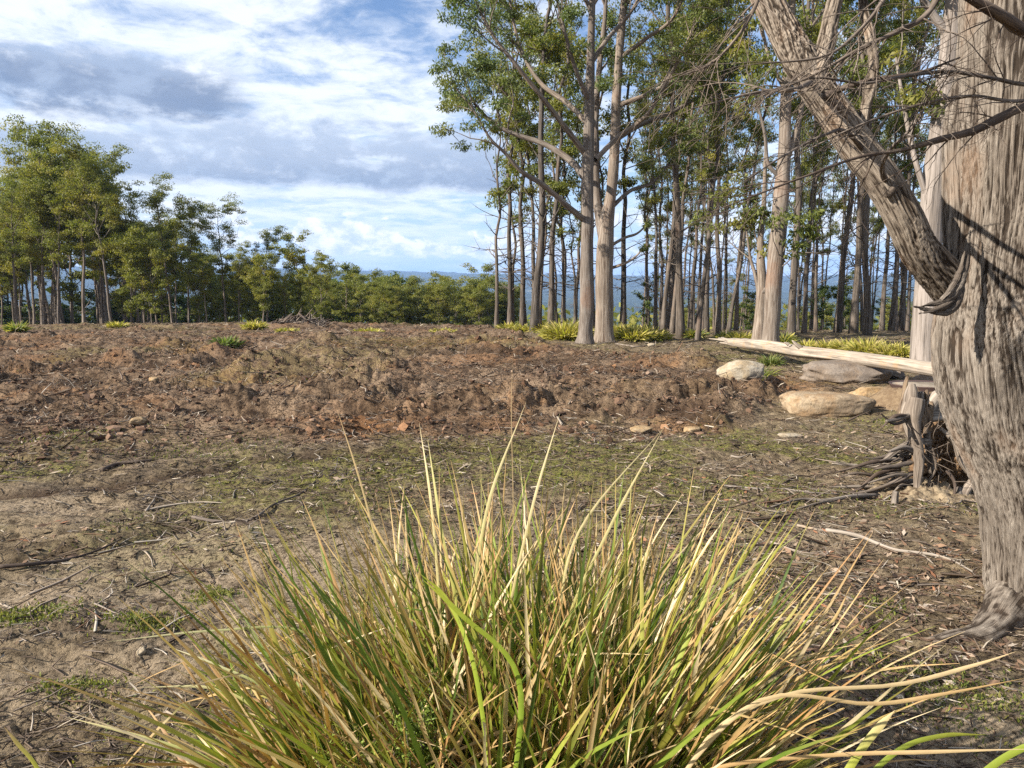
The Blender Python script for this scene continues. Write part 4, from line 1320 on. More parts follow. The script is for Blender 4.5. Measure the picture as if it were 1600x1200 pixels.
# ------------------------------------------------------------------ water pan behind the stump
def pan():
    root = empty('water_pan')
    tag(root, 'shallow dark rimmed pan holding water that mirrors the blue sky, behind the root stump', 'pan')
    b = at(1447, 601, 10.0)
    th = np.linspace(0, 2 * math.pi, 41)[:-1]
    prof = [(.40, -.12), (.44, 0.0), (.455, .015), (.448, .012), (.425, .008), (.38, -.05), (.0, -.06)]
    V = []; F = []
    for (r_, z) in prof:
        for a in th: V.append((b.x + math.cos(a) * r_ * 1.05, b.y + math.sin(a) * r_ * .9, b.z + z))
    for i in range(len(prof) - 1):
        for j in range(40):
            k = (j + 1) % 40; F.append((i * 40 + j, i * 40 + k, (i + 1) * 40 + k, (i + 1) * 40 + j))
    m, t = newmat('rusted_iron'); finish(t, (0.07, 0.045, 0.04), .7)
    mesh_obj('rim', V, np.array(F), m, root)
    m, t = newmat('still_water'); finish(t, (0.02, 0.03, 0.035), .04, spec=.8)
    V = [(b.x, b.y, b.z + .002)] + [(b.x + math.cos(a) * .41 * 1.05, b.y + math.sin(a) * .41 * .9, b.z + .002) for a in th]
    mesh_obj('water', V, np.array([(0, 1 + j, 1 + (j + 1) % 40) for j in range(40)]), m, root)
    # earth mound the pan sits in
    th = np.linspace(0, 2 * math.pi, 33)[:-1]
    gz = ground_z(b.x, b.y)
    V = []; F = []
    for (r_, z) in [(.38, b.z - .06 - gz), (.46, b.z - .03 - gz), (.54, (b.z - gz) * .6), (.66, (b.z - gz) * .2), (.8, -.05)]:
        for a in th:
            q = r_ * (1 + .1 * math.sin(3 * a + r_ * 9) + .05 * math.sin(7 * a))
            V.append((b.x + math.cos(a) * q, b.y + math.sin(a) * q * .9, gz + z + .012 * math.sin(9 * a + r_ * 30)))
    for i in range(4):
        for j in range(32):
            k = (j + 1) % 32; F.append((i * 32 + j, i * 32 + k, (i + 1) * 32 + k, (i + 1) * 32 + j))
    o = mesh_obj('earth_mound', V, np.array(F), M_SPOIL)
    tag(o, kind='structure', label='low earth mound round the water pan')


pan()


# ------------------------------------------------------------------ root stump
def stump():
    root = empty('root_stump')
    tag(root, 'upturned twisted root stump with grey snag and orange root ball, against the near tree', 'stump')
    Ys = 5.9
    # root ball of clay
    import bmesh
    bm = bmesh.new(); bmesh.ops.create_icosphere(bm, subdivisions=6, radius=1.0)
    V = np.array([v.co for v in bm.verts]); F = np.array([[v.index for v in f.verts] for f in bm.faces]); bm.free()
    n = fbm(V[:, 0] * 1.6 + 3, V[:, 1] * 1.6, V[:, 2] * 1.6, 4, 5) - .5
    n2 = 1 - np.abs(2 * fbm(V[:, 0] * 5, V[:, 1] * 5, V[:, 2] * 5, 4, 9, .6) - 1)
    n3 = fbm(V[:, 0] * 16, V[:, 1] * 16, V[:, 2] * 16, 3, 12, .6) - .5
    V = V * (1 + n * .6 + (n2 - .7) * .5 + n3 * .2)[:, None]
    c = at(1478, 725, Ys + .25)
    V = V * (1 - .35 * np.exp(-((V[:, 0] - .1) / .35) ** 2 - ((V[:, 2] + .25) / .4) ** 2) * (V[:, 1] < 0))[:, None]
    V = V * np.array([.25, .26, .36]) + np.array([c.x, c.y, c.z])
    mesh_obj('root_ball', V, F, M_EARTH, root)
    P_ = [
        # main twisted snag: thick at the top, tapering down to the ground
        (M_GREYWOOD, .22, [(1428, 622, Ys - .08, 11), (1424, 650, Ys - .1, 14), (1432, 685, Ys - .12, 11), (1437, 720, Ys - .14, 9), (1434, 755, Ys - .17, 7), (1432, 792, Ys - .2, 5)]),
        (M_GREYWOOD, .2, [(1424, 600, Ys - .02, 4), (1422, 622, Ys - .05, 10), (1424, 655, Ys - .08, 12), (1430, 680, Ys - .1, 6)]),
        (M_GREYWOOD, .2, [(1440, 612, Ys, 4), (1438, 640, Ys, 8), (1446, 670, Ys, 7), (1450, 700, Ys, 5), (1455, 740, Ys + .02, 4)]),
        (M_WOOD, .2, [(1476, 610, Ys + .06, 4), (1462, 622, Ys + .02, 9), (1450, 636, Ys, 8), (1440, 652, Ys - .02, 5)]),
        (M_WOOD, .25, [(1418, 660, Ys - .1, 6), (1445, 655, Ys - .04, 9), (1470, 652, Ys, 9), (1500, 655, Ys + .1, 8)]),
        (M_GREYWOOD, .25, [(1500, 640, Ys + .1, 8), (1475, 640, Ys + .04, 9), (1450, 645, Ys, 6)]),
        (M_DARKTWIG, .1, [(1425, 652, Ys - .1, 4), (1400, 650, Ys - .2, 3), (1378, 668, Ys - .25, 1.2)]),
        (M_DARKTWIG, .1, [(1420, 655, Ys - .1, 3), (1396, 662, Ys - .25, 2), (1376, 646, Ys - .3, 1)]),
        (M_GREYWOOD, .1, [(1430, 645, Ys - .1, 4), (1402, 655, Ys - .2, 3), (1385, 658, Ys - .3, 2)]),
        (M_GREYWOOD, .1, [(1452, 690, Ys, 5), (1430, 690, Ys - .1, 5), (1405, 700, Ys - .1, 4), (1375, 722, Ys - .1, 3), (1340, 728, Ys - .1, 2), (1305, 722, Ys - .1, 1)]),
        (M_WOOD, .1, [(1440, 705, Ys, 5), (1410, 712, Ys, 4), (1375, 728, Ys, 3), (1330, 727, Ys, 2), (1300, 724, Ys, 1)]),
        (M_GREYWOOD, .1, [(1450, 720, Ys - .05, 5), (1415, 700, Ys - .15, 4), (1390, 705, Ys - .2, 2)]),
        (M_GREYWOOD, .1, [(1500, 765, Ys - .1, 7), (1498, 780, Ys - .2, 6), (1488, 798, Ys - .3, 4)]),
        (M_GREYWOOD, .1, [(1520, 750, Ys - .1, 6), (1505, 775, Ys - .15, 7), (1512, 800, Ys - .3, 4)]),
        (M_DARKTWIG, .1, [(1480, 735, Ys - .1, 3), (1492, 755, Ys - .15, 2.4), (1490, 785, Ys - .2, 2)]),
        (M_GREYWOOD, .1, [(1400, 768, Ys - .4, 4), (1398, 785, Ys - .4, 5), (1396, 800, Ys - .4, 5)]),
        (M_GREYWOOD, .1, [(1470, 670, Ys - .02, 4), (1490, 690, Ys - .05, 3.6), (1500, 720, Ys - .05, 3), (1515, 745, Ys - .05, 2)]),
        (M_TWIG, .1, [(1455, 700, Ys - .1, 2.4), (1462, 730, Ys - .12, 2), (1450, 760, Ys - .15, 1.6), (1462, 790, Ys - .2, 1)]),
        (M_WOOD, .2, [(1482, 585, Ys + .1, 4), (1485, 612, Ys + .1, 8), (1490, 650, Ys + .15, 9), (1500, 690, Ys + .15, 8)]),
    ]
    for q, (m, rough, pts) in enumerate(P_):
        g = Geo(); P, r = pxpath(pts)

        def disp(TH, LL, RR, q=q, rough=rough):
            a = vnoise(np.cos(TH) * 1.6 + q, np.sin(TH) * 1.6, LL * 3, 3) - .5
            b = vnoise(np.cos(TH) * 5 + q, np.sin(TH) * 5, LL * 5, 5) - .5
            return RR * (a * .8 + b * .35)
        tube(g, P, r, 46, 16, disp=disp, seed=q)
        g.build('snag' if q < 3 else 'root', m, root)
    # tangle of torn roots spilling to the left, and rotten wood round the hollow
    rg = random.Random(19)
    for k in range(17):
        a = rg.uniform(1395, 1450); b = rg.uniform(690, 770); dy = rg.uniform(-.15, .15)
        l = rg.uniform(25, 120); dr = rg.uniform(.05, .55)
        pts = [(a, b, Ys + dy, rg.uniform(2.5, 6)), (a - l * .35, b + l * dr * .25 + rg.uniform(-6, 6), Ys + dy - .05, 3.4), (a - l * .7, b + l * dr * .7 + rg.uniform(-6, 6), Ys + dy - .1, 2.2), (a - l, b + l * dr + rg.uniform(-4, 4), Ys + dy - .12, .8)]
        P, r = pxpath(pts)
        for w in range(len(P)): P[w][2] = max(P[w][2], ground_z(P[w][0], P[w][1]) + .015)
        g = Geo(); tube(g, P, r, 20, 7, rough=.35, seed=k, cap=False)
        g.build('root', [M_GREYWOOD, M_TWIG, M_DARKTWIG, M_TWIG][k % 4], root)
    # hollow broken shell of the old stem with a jagged rim
    cB, cT = at(1430, 672, Ys - .02), at(1429, 596, Ys - .02)
    R0 = 25 * Ys / FPX; nt, nz = 56, 22
    TH, T = np.meshgrid(np.linspace(0, 2 * math.pi, nt, endpoint=False), np.linspace(0, 1, nz))
    jag = .30 + .75 * vnoise(np.cos(TH) * 2.6 + 5, np.sin(TH) * 2.6, None, 8) + .35 * (vnoise(np.cos(TH) * 8 + 5, np.sin(TH) * 8, None, 9) - .5)
    rad = R0 * (1 + .5 * (vnoise(np.cos(TH) * 1.6 + 2, np.sin(TH) * 1.6, T * 1.2, 6) - .5) + .35 * (vnoise(np.cos(TH) * 6 + 2, np.sin(TH) * 6, T * 2.0, 7) - .5))
    rad = rad * (1 - .12 * T)
    shell = []
    for q in (1.0, .74):
        zz = cB.z + (cT.z - cB.z) * T * jag
        shell.append(np.stack([cB.x + np.cos(TH) * rad * q, cB.y + np.sin(TH) * rad * q * .8, zz], -1).reshape(-1, 3))
    i = np.arange(nz - 1)[:, None] * nt; j = np.arange(nt)[None, :]; k = (j + 1) % nt
    Fo = np.stack([i + j, i + k, i + nt + k, i + nt + j], -1).reshape(-1, 4)
    Fi = Fo[:, ::-1] + nt * nz
    jj = np.arange(nt); kk = (jj + 1) % nt; top = (nz - 1) * nt
    Fr = np.stack([top + jj, top + kk, top + nt * nz + kk, top + nt * nz + jj], -1)
    bk = np.stack([np.cos(TH) * R0, np.sin(TH) * R0, T * .4], -1).reshape(-1, 3)
    mesh_obj('hollow_stem', np.concatenate(shell), np.concatenate([Fo, Fi, Fr]), M_ROTGREY, root, True, {'bk': np.concatenate([bk, bk * .8])})
    for pts in ([(1486, 600, Ys + .04, 2), (1478, 612, Ys + .02, 8), (1462, 628, Ys, 9), (1452, 645, Ys - .02, 7), (1448, 662, Ys - .04, 5)],):
        P, r = pxpath(pts); g = Geo()
        tube(g, P, r, 24, 9, disp=lambda TH, LL, RR: RR * ((vnoise(np.cos(TH) * 1.5, np.sin(TH) * 1.5, LL * 4, 3) - .5) * 1.0 + (vnoise(np.cos(TH) * 5, np.sin(TH) * 5, LL * 9, 4) - .5) * .5), seed=3)
        g.build('rotten_wood', M_WOOD, root)
    # hair roots
    rg = random.Random(9)
    g = Geo()
    for k in range(60):
        a = rg.uniform(1408, 1500); b = rg.uniform(655, 760)
        p = np.array(at(a, b, Ys - rg.uniform(-.05, .2))); d = np.array([rg.gauss(-.3, .5), rg.gauss(-.3, .3), rg.gauss(-.5, .4)])
        pts = [p]
        for s in range(3):
            d = d + np.array([rg.gauss(0, .3) for _ in range(3)]); d /= np.linalg.norm(d); pts.append(pts[-1] + d * rg.uniform(.03, .09))
        tube(g, pts, [.004, .003, .002, .001], 7, 4, cap=False)
    o = g.build('hair_roots', M_TWIG, root); o['kind'] = 'stuff'
    # loose spoil heaped round the ball
    o = mound('spoil_heap', at(1440, 775, Ys - .1), .60, .42, .10, 3)


def mound(name, c, rx, ry, h, seed, mat=None, label='heap of pale crumbly earth fallen from the root ball'):
    n = 60
    u = np.linspace(-1, 1, n); X, Y = np.meshgrid(u, u)
    rr = np.hypot(X, Y)
    x = c.x + X * rx; y = c.y + Y * ry
    z = field(x.ravel(), y.ravel())[0].reshape(x.shape)
    hh = h * sst(1 - rr, 0, .9) * (.6 + .8 * fbm(x * 6, y * 6, None, 4, seed)) + .10 * (fbm(x * 16, y * 16, None, 4, seed + 1, .65) - .5) * sst(1 - rr, 0, .3)
    z = z + hh - .02
    i = np.arange(n - 1)[:, None] * n; j = np.arange(n - 1)[None, :]
    F = np.stack([i + j, i + j + 1, i + n + j + 1, i + n + j], -1).reshape(-1, 4)
    keep = (rr.ravel()[F].max(1) < 1.0)
    m, t = newmat('spoil_earth')
    P = t.n('ShaderNodeNewGeometry').outputs['Position']
    n2 = t.noise(P, 18, 5, .7)
    c_ = t.mix(t.ss(n2, .35, .6), (0.12, 0.085, 0.055), (0.40, 0.31, 0.20))
    finish(t, c_, .95, n2, .8, .02, .1)
    o = mesh_obj(name, np.stack([x.ravel(), y.ravel(), z.ravel()], 1), F[keep], m)
    tag(o, kind='structure', label=label)
    return o


stump()


# ------------------------------------------------------------------ brush pile far out in the clearing
def brush_pile():
    root = empty('brush_pile')
    tag(root, 'heap of cut branches and sticks at the far edge of the turned soil', 'brush pile')
    b = flat(470, 508); Yb = b.y - 3
    c = at(470, 507, Yb); c.z = ground_z(c.x, c.y)
    rg = random.Random(4)
    for k in range(170):
        a = rg.uniform(-1, 1); L = rg.uniform(.4, 1.3)
        x = c.x + a * 1.25; hh = max(0, 1 - abs(a + .1)) ** .8
        y = c.y + rg.uniform(-.6, .6); z = c.z + rg.uniform(0, .62) * hh + .03
        az = rg.uniform(0, 3.14); el = rg.uniform(-.25, .75) if k % 3 else rg.uniform(.5, 1.1)
        d = np.array([math.cos(az) * math.cos(el), math.sin(az) * math.cos(el) * .5, math.sin(el)])
        if a < 0 and d[0] < 0: d[0] *= -1
        p = np.array([x, y, z]); g = Geo()
        s = L * (.35 if el > .5 else .5)
        tube(g, [p - d * s * .6, p + np.array([0, 0, .02]), p + d * s], [rg.uniform(.02, .045), .028, .015], 6, 6, seed=k)
        g.build('stick', [M_TWIG, M_GREYWOOD, M_DARKTWIG][k % 3], root)


brush_pile()


# ------------------------------------------------------------------ sticks that can be told apart
def stick(label, pts, r0, mat=None, forks=(), group=None, lift=.35):
    """pts: photo pixels of a stick lying on the ground"""
    def path(pp, r, r1):
        P = []
        for i, (a, b) in enumerate(pp):
            q = gp(a, b); q.z += r * lift * 2 + .004 * (i % 2); P.append(q)
        return P, np.linspace(r, r1, len(P))
    root = empty('fallen_branch'); 
    g = Geo(); P, r = path(pts, r0, r0 * .35)
    tube(g, P, r, 5 * len(pts), 8, rough=.2, seed=len(label))
    g.build('stem', mat or M_GREYWOOD, root)
    for f in forks:
        g = Geo(); P, r = path(f, r0 * .55, r0 * .2)
        tube(g, P, r, 4 * len(f), 6, rough=.2, seed=3); g.build('fork', mat or M_GREYWOOD, root)
    tag(root, label, 'branch', group)


stick('long pale stick ending at the foot of the near tree, bent in the middle', [(1290, 842), (1340, 852), (1395, 868), (1450, 878), (1485, 890), (1518, 908)], .014, M_WOOD,
      [[(1440, 876), (1450, 886), (1462, 893)]])
stick('pale split branch on the bare ground before the root stump', [(1372, 770), (1330, 780), (1290, 786), (1250, 788), (1205, 800)], .02, M_GREYWOOD, [[(1300, 784), (1262, 796), (1230, 802)]])
stick('thin forked grey branch left of the split one', [(1132, 762), (1180, 768), (1225, 768), (1262, 776), (1310, 775)], .012, M_GREYWOOD, [[(1225, 768), (1250, 764), (1300, 772)], [(1150, 765), (1120, 758)]])
stick('slim arched dark twig between the tan boulder and the stump', [(1220, 756), (1245, 745), (1275, 738), (1310, 735), (1345, 737)], .007, M_DARKTWIG)
stick('pale curled bark strip lying left of the stump roots', [(1142, 715), (1157, 717), (1172, 714)], .012, M_WOOD)
stick('dark short stick on moss left of the curled bark strip', [(1225, 724), (1240, 720), (1250, 719)], .009, M_DARKTWIG)
stick('long thin dark branch with pale fork lying on open ground left of the grass', [(300, 810), (345, 812), (390, 808), (430, 794), (470, 775), (505, 745)], .013, M_TWIG,
      [[(430, 794), (468, 790), (475, 800)], [(470, 775), (520, 742), (528, 720)]])
stick('white forked stick standing out on the dark litter patch', [(225, 795), (270, 790), (310, 788), (348, 790)], .009, M_WOOD, [[(330, 789), (330, 775), (320, 770)]])
stick('small pale bent twig right of the white forked stick', [(364, 780), (368, 765), (385, 764), (398, 780)], .007, M_WOOD)
stick('thick dark branch half sunk beside the ruts at the left', [(160, 737), (185, 731), (215, 730), (238, 728)], .022, M_DARKTWIG)
stick('pale twig pointing up the slope in the dark litter at the left', [(228, 798), (240, 782), (246, 770)], .008, M_WOOD)
stick('curved thin root lying on bare earth left of the grass clump', [(222, 852), (228, 860), (236, 868), (238, 880)], .006, M_WOOD)
stick('forked white twig at the very left edge of the bare earth', [(0, 938), (18, 946), (36, 952)], .006, M_WOOD, [[(10, 942), (22, 960)]])
stick('crossed thin twigs pointing at the grass clump from the left', [(105, 935), (150, 950), (190, 962), (240, 966)], .006, M_GREYWOOD, [[(150, 950), (190, 948), (235, 955)]])
stick('upright leaning twig fork beside the green moss tuft at the left', [(272, 985), (272, 968), (275, 950)], .005, M_WOOD)
stick('pale stick crossing the sand low at the left', [(300, 1090), (330, 1072), (345, 1062), (330, 1040)], .005, M_GREYWOOD)
stick('long dark root showing through the moss at the left edge', [(0, 892), (50, 886), (100, 872), (150, 858), (190, 840)], .013, M_DARKTWIG)
stick('dark stick beside the ruts at the left edge', [(0, 742), (40, 744), (70, 741)], .012, M_DARKTWIG)
stick('brown branch on the turned soil in front of the brush pile', [(498, 524), (520, 524), (545, 522)], .03, M_DARKTWIG)
stick('pale curved stick on top of the clods behind the grass tips', [(878, 668), (870, 658), (876, 650)], .014, M_WOOD)
stick('short pale stick among clods right of the curved one', [(878, 638), (890, 636), (898, 632)], .014, M_WOOD)
stick('light branch lying under the stand by the splintered log tip', [(962, 538), (990, 543), (1015, 541)], .03, M_GREYWOOD)
stick('pale thin branch in the litter beside the grass clump right side', [(1245, 830), (1290, 838), (1330, 842)], .009, M_WOOD)
stick('brown stick in the litter between the pale long stick and the root', [(1205, 850), (1250, 868), (1290, 872), (1315, 880)], .009, M_GREYWOOD)


# ------------------------------------------------------------------ litter, clods, moss: what nobody could count
def scatter(n, dmin, dmax, amax=42, power=1.0, seed=0):
    rg = np.random.default_rng(seed)
    a = R(1) * rg.uniform(-amax, amax, n)
    u = rg.uniform(0, 1, n)
    d = dmin * (dmax / dmin) ** (u ** power)
    return np.sin(a) * d, np.cos(a) * d, d, rg


def litter():
    # twigs: bent three sided rods
    x, y, d, rg = scatter(46000, 1.5, 40, seed=3)
    z, till, moss, clay, sand, hollow_mask = field(x, y)
    px, py = to_px(x, y)
    patch = sst(fbm(x * .9, y * .9, None, 4, 301), .46, .62)
    patch = np.maximum(patch, np.exp(-((px - 330) / 170) ** 2 - ((py - 815) / 28) ** 2) * 1.2)
    patch = np.maximum(patch, np.exp(-((px - 90) / 70) ** 2 - ((py - 1090) / 40) ** 2))
    patch = np.maximum(patch, np.exp(-((px - 1230) / 260) ** 2 - ((py - 860) / 110) ** 2) * 1.2)
    keep = rg.uniform(0, 1, len(x)) < (np.maximum(patch, .22) * (1 - sand * .55) + till * .35)
    x, y, z, d, till = x[keep], y[keep], z[keep], d[keep], till[keep]
    N = len(x)
    L = rg.uniform(.022, .10, N) * (1 + np.minimum(d, 16) * .10) * np.where(rg.uniform(0, 1, N) < .05, 2.4, 1)
    r = L * rg.uniform(.010, .028, N) + .0006 + .00012 * d
    th = rg.uniform(0, math.pi, N); el = rg.normal(0, .16, N) + till * rg.normal(0, .25, N)
    D = np.stack([np.cos(th) * np.cos(el), np.sin(th) * np.cos(el), np.sin(el)], 1)
    S = np.stack([-np.sin(th), np.cos(th), np.zeros(N)], 1)
    c0 = np.stack([x, y, z + r * .6 + np.abs(np.sin(el)) * L * .5], 1)
    bend = rg.normal(0, .14, N) * L
    pts = [c0 - D * (L / 2)[:, None], c0 + S * bend[:, None], c0 + D * (L / 2)[:, None]]
    U = np.array([0, 0, 1.0])[None]
    rings = []
    for i, p in enumerate(pts):
        rr = r * (1.0, .9, .45)[i]
        for k in range(3):
            a = k * 2.094 + .5
            rings.append(p + (S * math.cos(a) + U * math.sin(a)) * rr[:, None])
    V = np.stack(rings, 1).reshape(-1, 3)
    f = []
    for i in range(2):
        for k in range(3):
            f.append((i * 3 + k, i * 3 + (k + 1) % 3, i * 3 + 3 + (k + 1) % 3, i * 3 + 3 + k))
    F = (np.arange(N)[:, None, None] * 9 + np.array(f)[None]).reshape(-1, 4)
    pal = np.array([(.10, .07, .05), (.20, .145, .105), (.30, .24, .19), (.42, .36, .29), (.56, .49, .40), (.24, .14, .085)])
    pr = np.array([.34, .24, .18, .11, .05, .08])
    col = pal[rg.choice(6, N, p=pr)] * rg.uniform(.8, 1.15, (N, 1))
    o = mesh_obj('twig_litter', V, F, M_LITTER, None, True, None, {'tint': np.repeat(col, 9, 0)})
    tag(o, kind='stuff', label='brown and grey twigs and bark shreds strewn over the ground')
    # fine fibres and bark shreds, flat ribbons
    x, y, d, rg = scatter(125000, 1.5, 42, seed=4)
    z, till, moss, clay, sand, hollow_mask = field(x, y)
    px, py = to_px(x, y)
    patch = sst(fbm(x * .7 + 9, y * 1.1, None, 4, 331), .42, .60)
    patch = np.maximum(patch, np.exp(-((px - 330) / 190) ** 2 - ((py - 815) / 30) ** 2) * 1.2)
    keep = rg.uniform(0, 1, len(x)) < np.maximum(patch, .18) * (1 - sand * .7) * .8 + till * .3
    x, y, z, d, till = x[keep], y[keep], z[keep], d[keep], till[keep]
    N = len(x)
    L = rg.uniform(.015, .07, N) * (1 + np.minimum(d, 20) * .13); w = L * rg.uniform(.015, .04, N) + .0004 + .00015 * d
    th = rg.normal(0, .9, N); el = rg.normal(0, .22, N) + till * rg.normal(0, .3, N)
    D = np.stack([np.cos(th) * np.cos(el), np.sin(th) * np.cos(el), np.sin(el)], 1)
    S = np.stack([-np.sin(th), np.cos(th), rg.normal(0, .8, N)], 1); S /= np.linalg.norm(S, axis=1)[:, None]
    c0 = np.stack([x, y, z + w * .5 + np.abs(np.sin(el)) * L * .45], 1); bend = (rg.normal(0, .16, N) * L)[:, None]
    B = np.stack([-np.sin(th), np.cos(th), np.abs(rg.normal(0, .4, N))], 1)
    q = []
    for p, k in ((c0 - D * (L / 2)[:, None], .6), (c0 + B * bend, 1.0), (c0 + D * (L / 2)[:, None], .4)):
        q += [p - S * (w * k)[:, None], p + S * (w * k)[:, None]]
    V = np.stack(q, 1).reshape(-1, 3)
    F = (np.arange(N)[:, None, None] * 6 + np.array([(0, 1, 3, 2), (2, 3, 5, 4)])[None]).reshape(-1, 4)
    pal = np.array([(.06, .042, .03), (.12, .085, .06), (.22, .165, .12), (.36, .29, .22), (.55, .47, .37)])
    col = pal[rg.choice(5, N, p=[.34, .32, .20, .10, .04])] * rg.uniform(.8, 1.15, (N, 1))
    o = mesh_obj('bark_fibres', V, F, M_LITTER, None, False, None, {'tint': np.repeat(col, 6, 0)})
    tag(o, kind='stuff', label='fine dark fibres and bark shreds matted on the ground')
    # fallen leaves
    x, y, d, rg = scatter(30000, 1.5, 18, seed=5)
    z, till, moss, clay, sand, hollow_mask = field(x, y)
    px, py = to_px(x, y)
    patch = sst(fbm(x * 1.1 + 5, y * 1.1, None, 4, 311), .46, .6) * .6 + np.exp(-((px - 1280) / 300) ** 2 - ((py - 870) / 150) ** 2)
    keep = rg.uniform(0, 1, len(x)) < patch * (1 - till * .8) * (1 - sand * .5)
    x, y, z = x[keep], y[keep], z[keep]; N = len(x)
    th = rg.uniform(0, 2 * math.pi, N); L = rg.uniform(.03, .085, N); w = L * rg.uniform(.10, .2, N)
    D = np.stack([np.cos(th), np.sin(th), rg.normal(0, .2, N)], 1); S = np.stack([-np.sin(th), np.cos(th), rg.normal(0, .35, N)], 1)
    c = np.stack([x, y, z + .008], 1)
    V = np.stack([c - D * (L / 2)[:, None], c + S * w[:, None], c + D * (L / 2)[:, None], c - S * w[:, None]], 1).reshape(-1, 3)
    F = (np.arange(N)[:, None] * 4 + np.arange(4)[None])
    pal = np.array([(.20, .12, .075), (.30, .19, .12), (.42, .31, .22), (.14, .09, .065), (.52, .43, .34), (.36, .17, .09)])
    col = pal[rg.choice(6, N, p=[.28, .24, .18, .14, .1, .06])]
    o = mesh_obj('leaf_litter', V, F, M_LITTER, None, False, None, {'tint': np.repeat(col, 4, 0)})
    tag(o, kind='stuff', label='dry fallen gum leaves lying over the bare ground')
    # clods of turned soil
    x, y, d, rg = scatter(40000, 6.0, 44, seed=9)
    z, till, moss, clay, sand, hollow_mask = field(x, y)
    keep = rg.uniform(0, 1, len(x)) < till * (.30 + .7 * sst(fbm(x * .8, y * 1.4, None, 3, 321), .4, .6))
    x, y, z, d, clay = x[keep], y[keep], z[keep], d[keep], clay[keep]; N = len(x)
    ico = np.array([(0, 0, 1), (.89, 0, .45), (.28, .85, .45), (-.72, .53, .45), (-.72, -.53, .45), (.28, -.85, .45), (.72, .53, -.45), (-.28, .85, -.45), (-.89, 0, -.45), (-.28, -.85, -.45), (.72, -.53, -.45)])
    fi = np.array([(0, 1, 2), (0, 2, 3), (0, 3, 4), (0, 4, 5), (0, 5, 1), (1, 6, 2), (2, 6, 7), (2, 7, 3), (3, 7, 8), (3, 8, 4), (4, 8, 9), (4, 9, 5), (5, 9, 10), (5, 10, 1), (1, 10, 6)])
    s = rg.lognormal(-4.3, .5, N).clip(.007, .05) * (1 + d * .02)
    J = ico[None] * rg.uniform(.4, 1.6, (N, 11, 1)) * rg.uniform(.5, 1.6, (N, 1, 3)) * s[:, None, None]
    a = rg.uniform(0, 6.28, N); ca, sa = np.cos(a)[:, None], np.sin(a)[:, None]
    J = np.stack([J[..., 0] * ca - J[..., 1] * sa, J[..., 0] * sa + J[..., 1] * ca, J[..., 2] * .75], -1)
    V = (J + np.stack([x, y, z + s * .1], 1)[:, None]).reshape(-1, 3)
    F = (np.arange(N)[:, None, None] * 11 + fi[None]).reshape(-1, 3)
    base = np.array([(.12, .070, .046), (.19, .118, .078), (.27, .175, .12), (.085, .055, .040), (.33, .23, .165)])
    col = base[rg.choice(5, N, p=[.3, .3, .18, .12, .1])]
    orange = np.array([.33, .165, .075])
    k = (clay * rg.uniform(0, 1.2, N)).clip(0, 1)[:, None]
    col = col * (1 - k) + orange * k
    o = mesh_obj('soil_clods', V, F, M_CLOD, None, False, None, {'tint': np.repeat(col, 11, 0)})
    tag(o, kind='stuff', label='crumbled brown clods all over the turned soil')


litter()


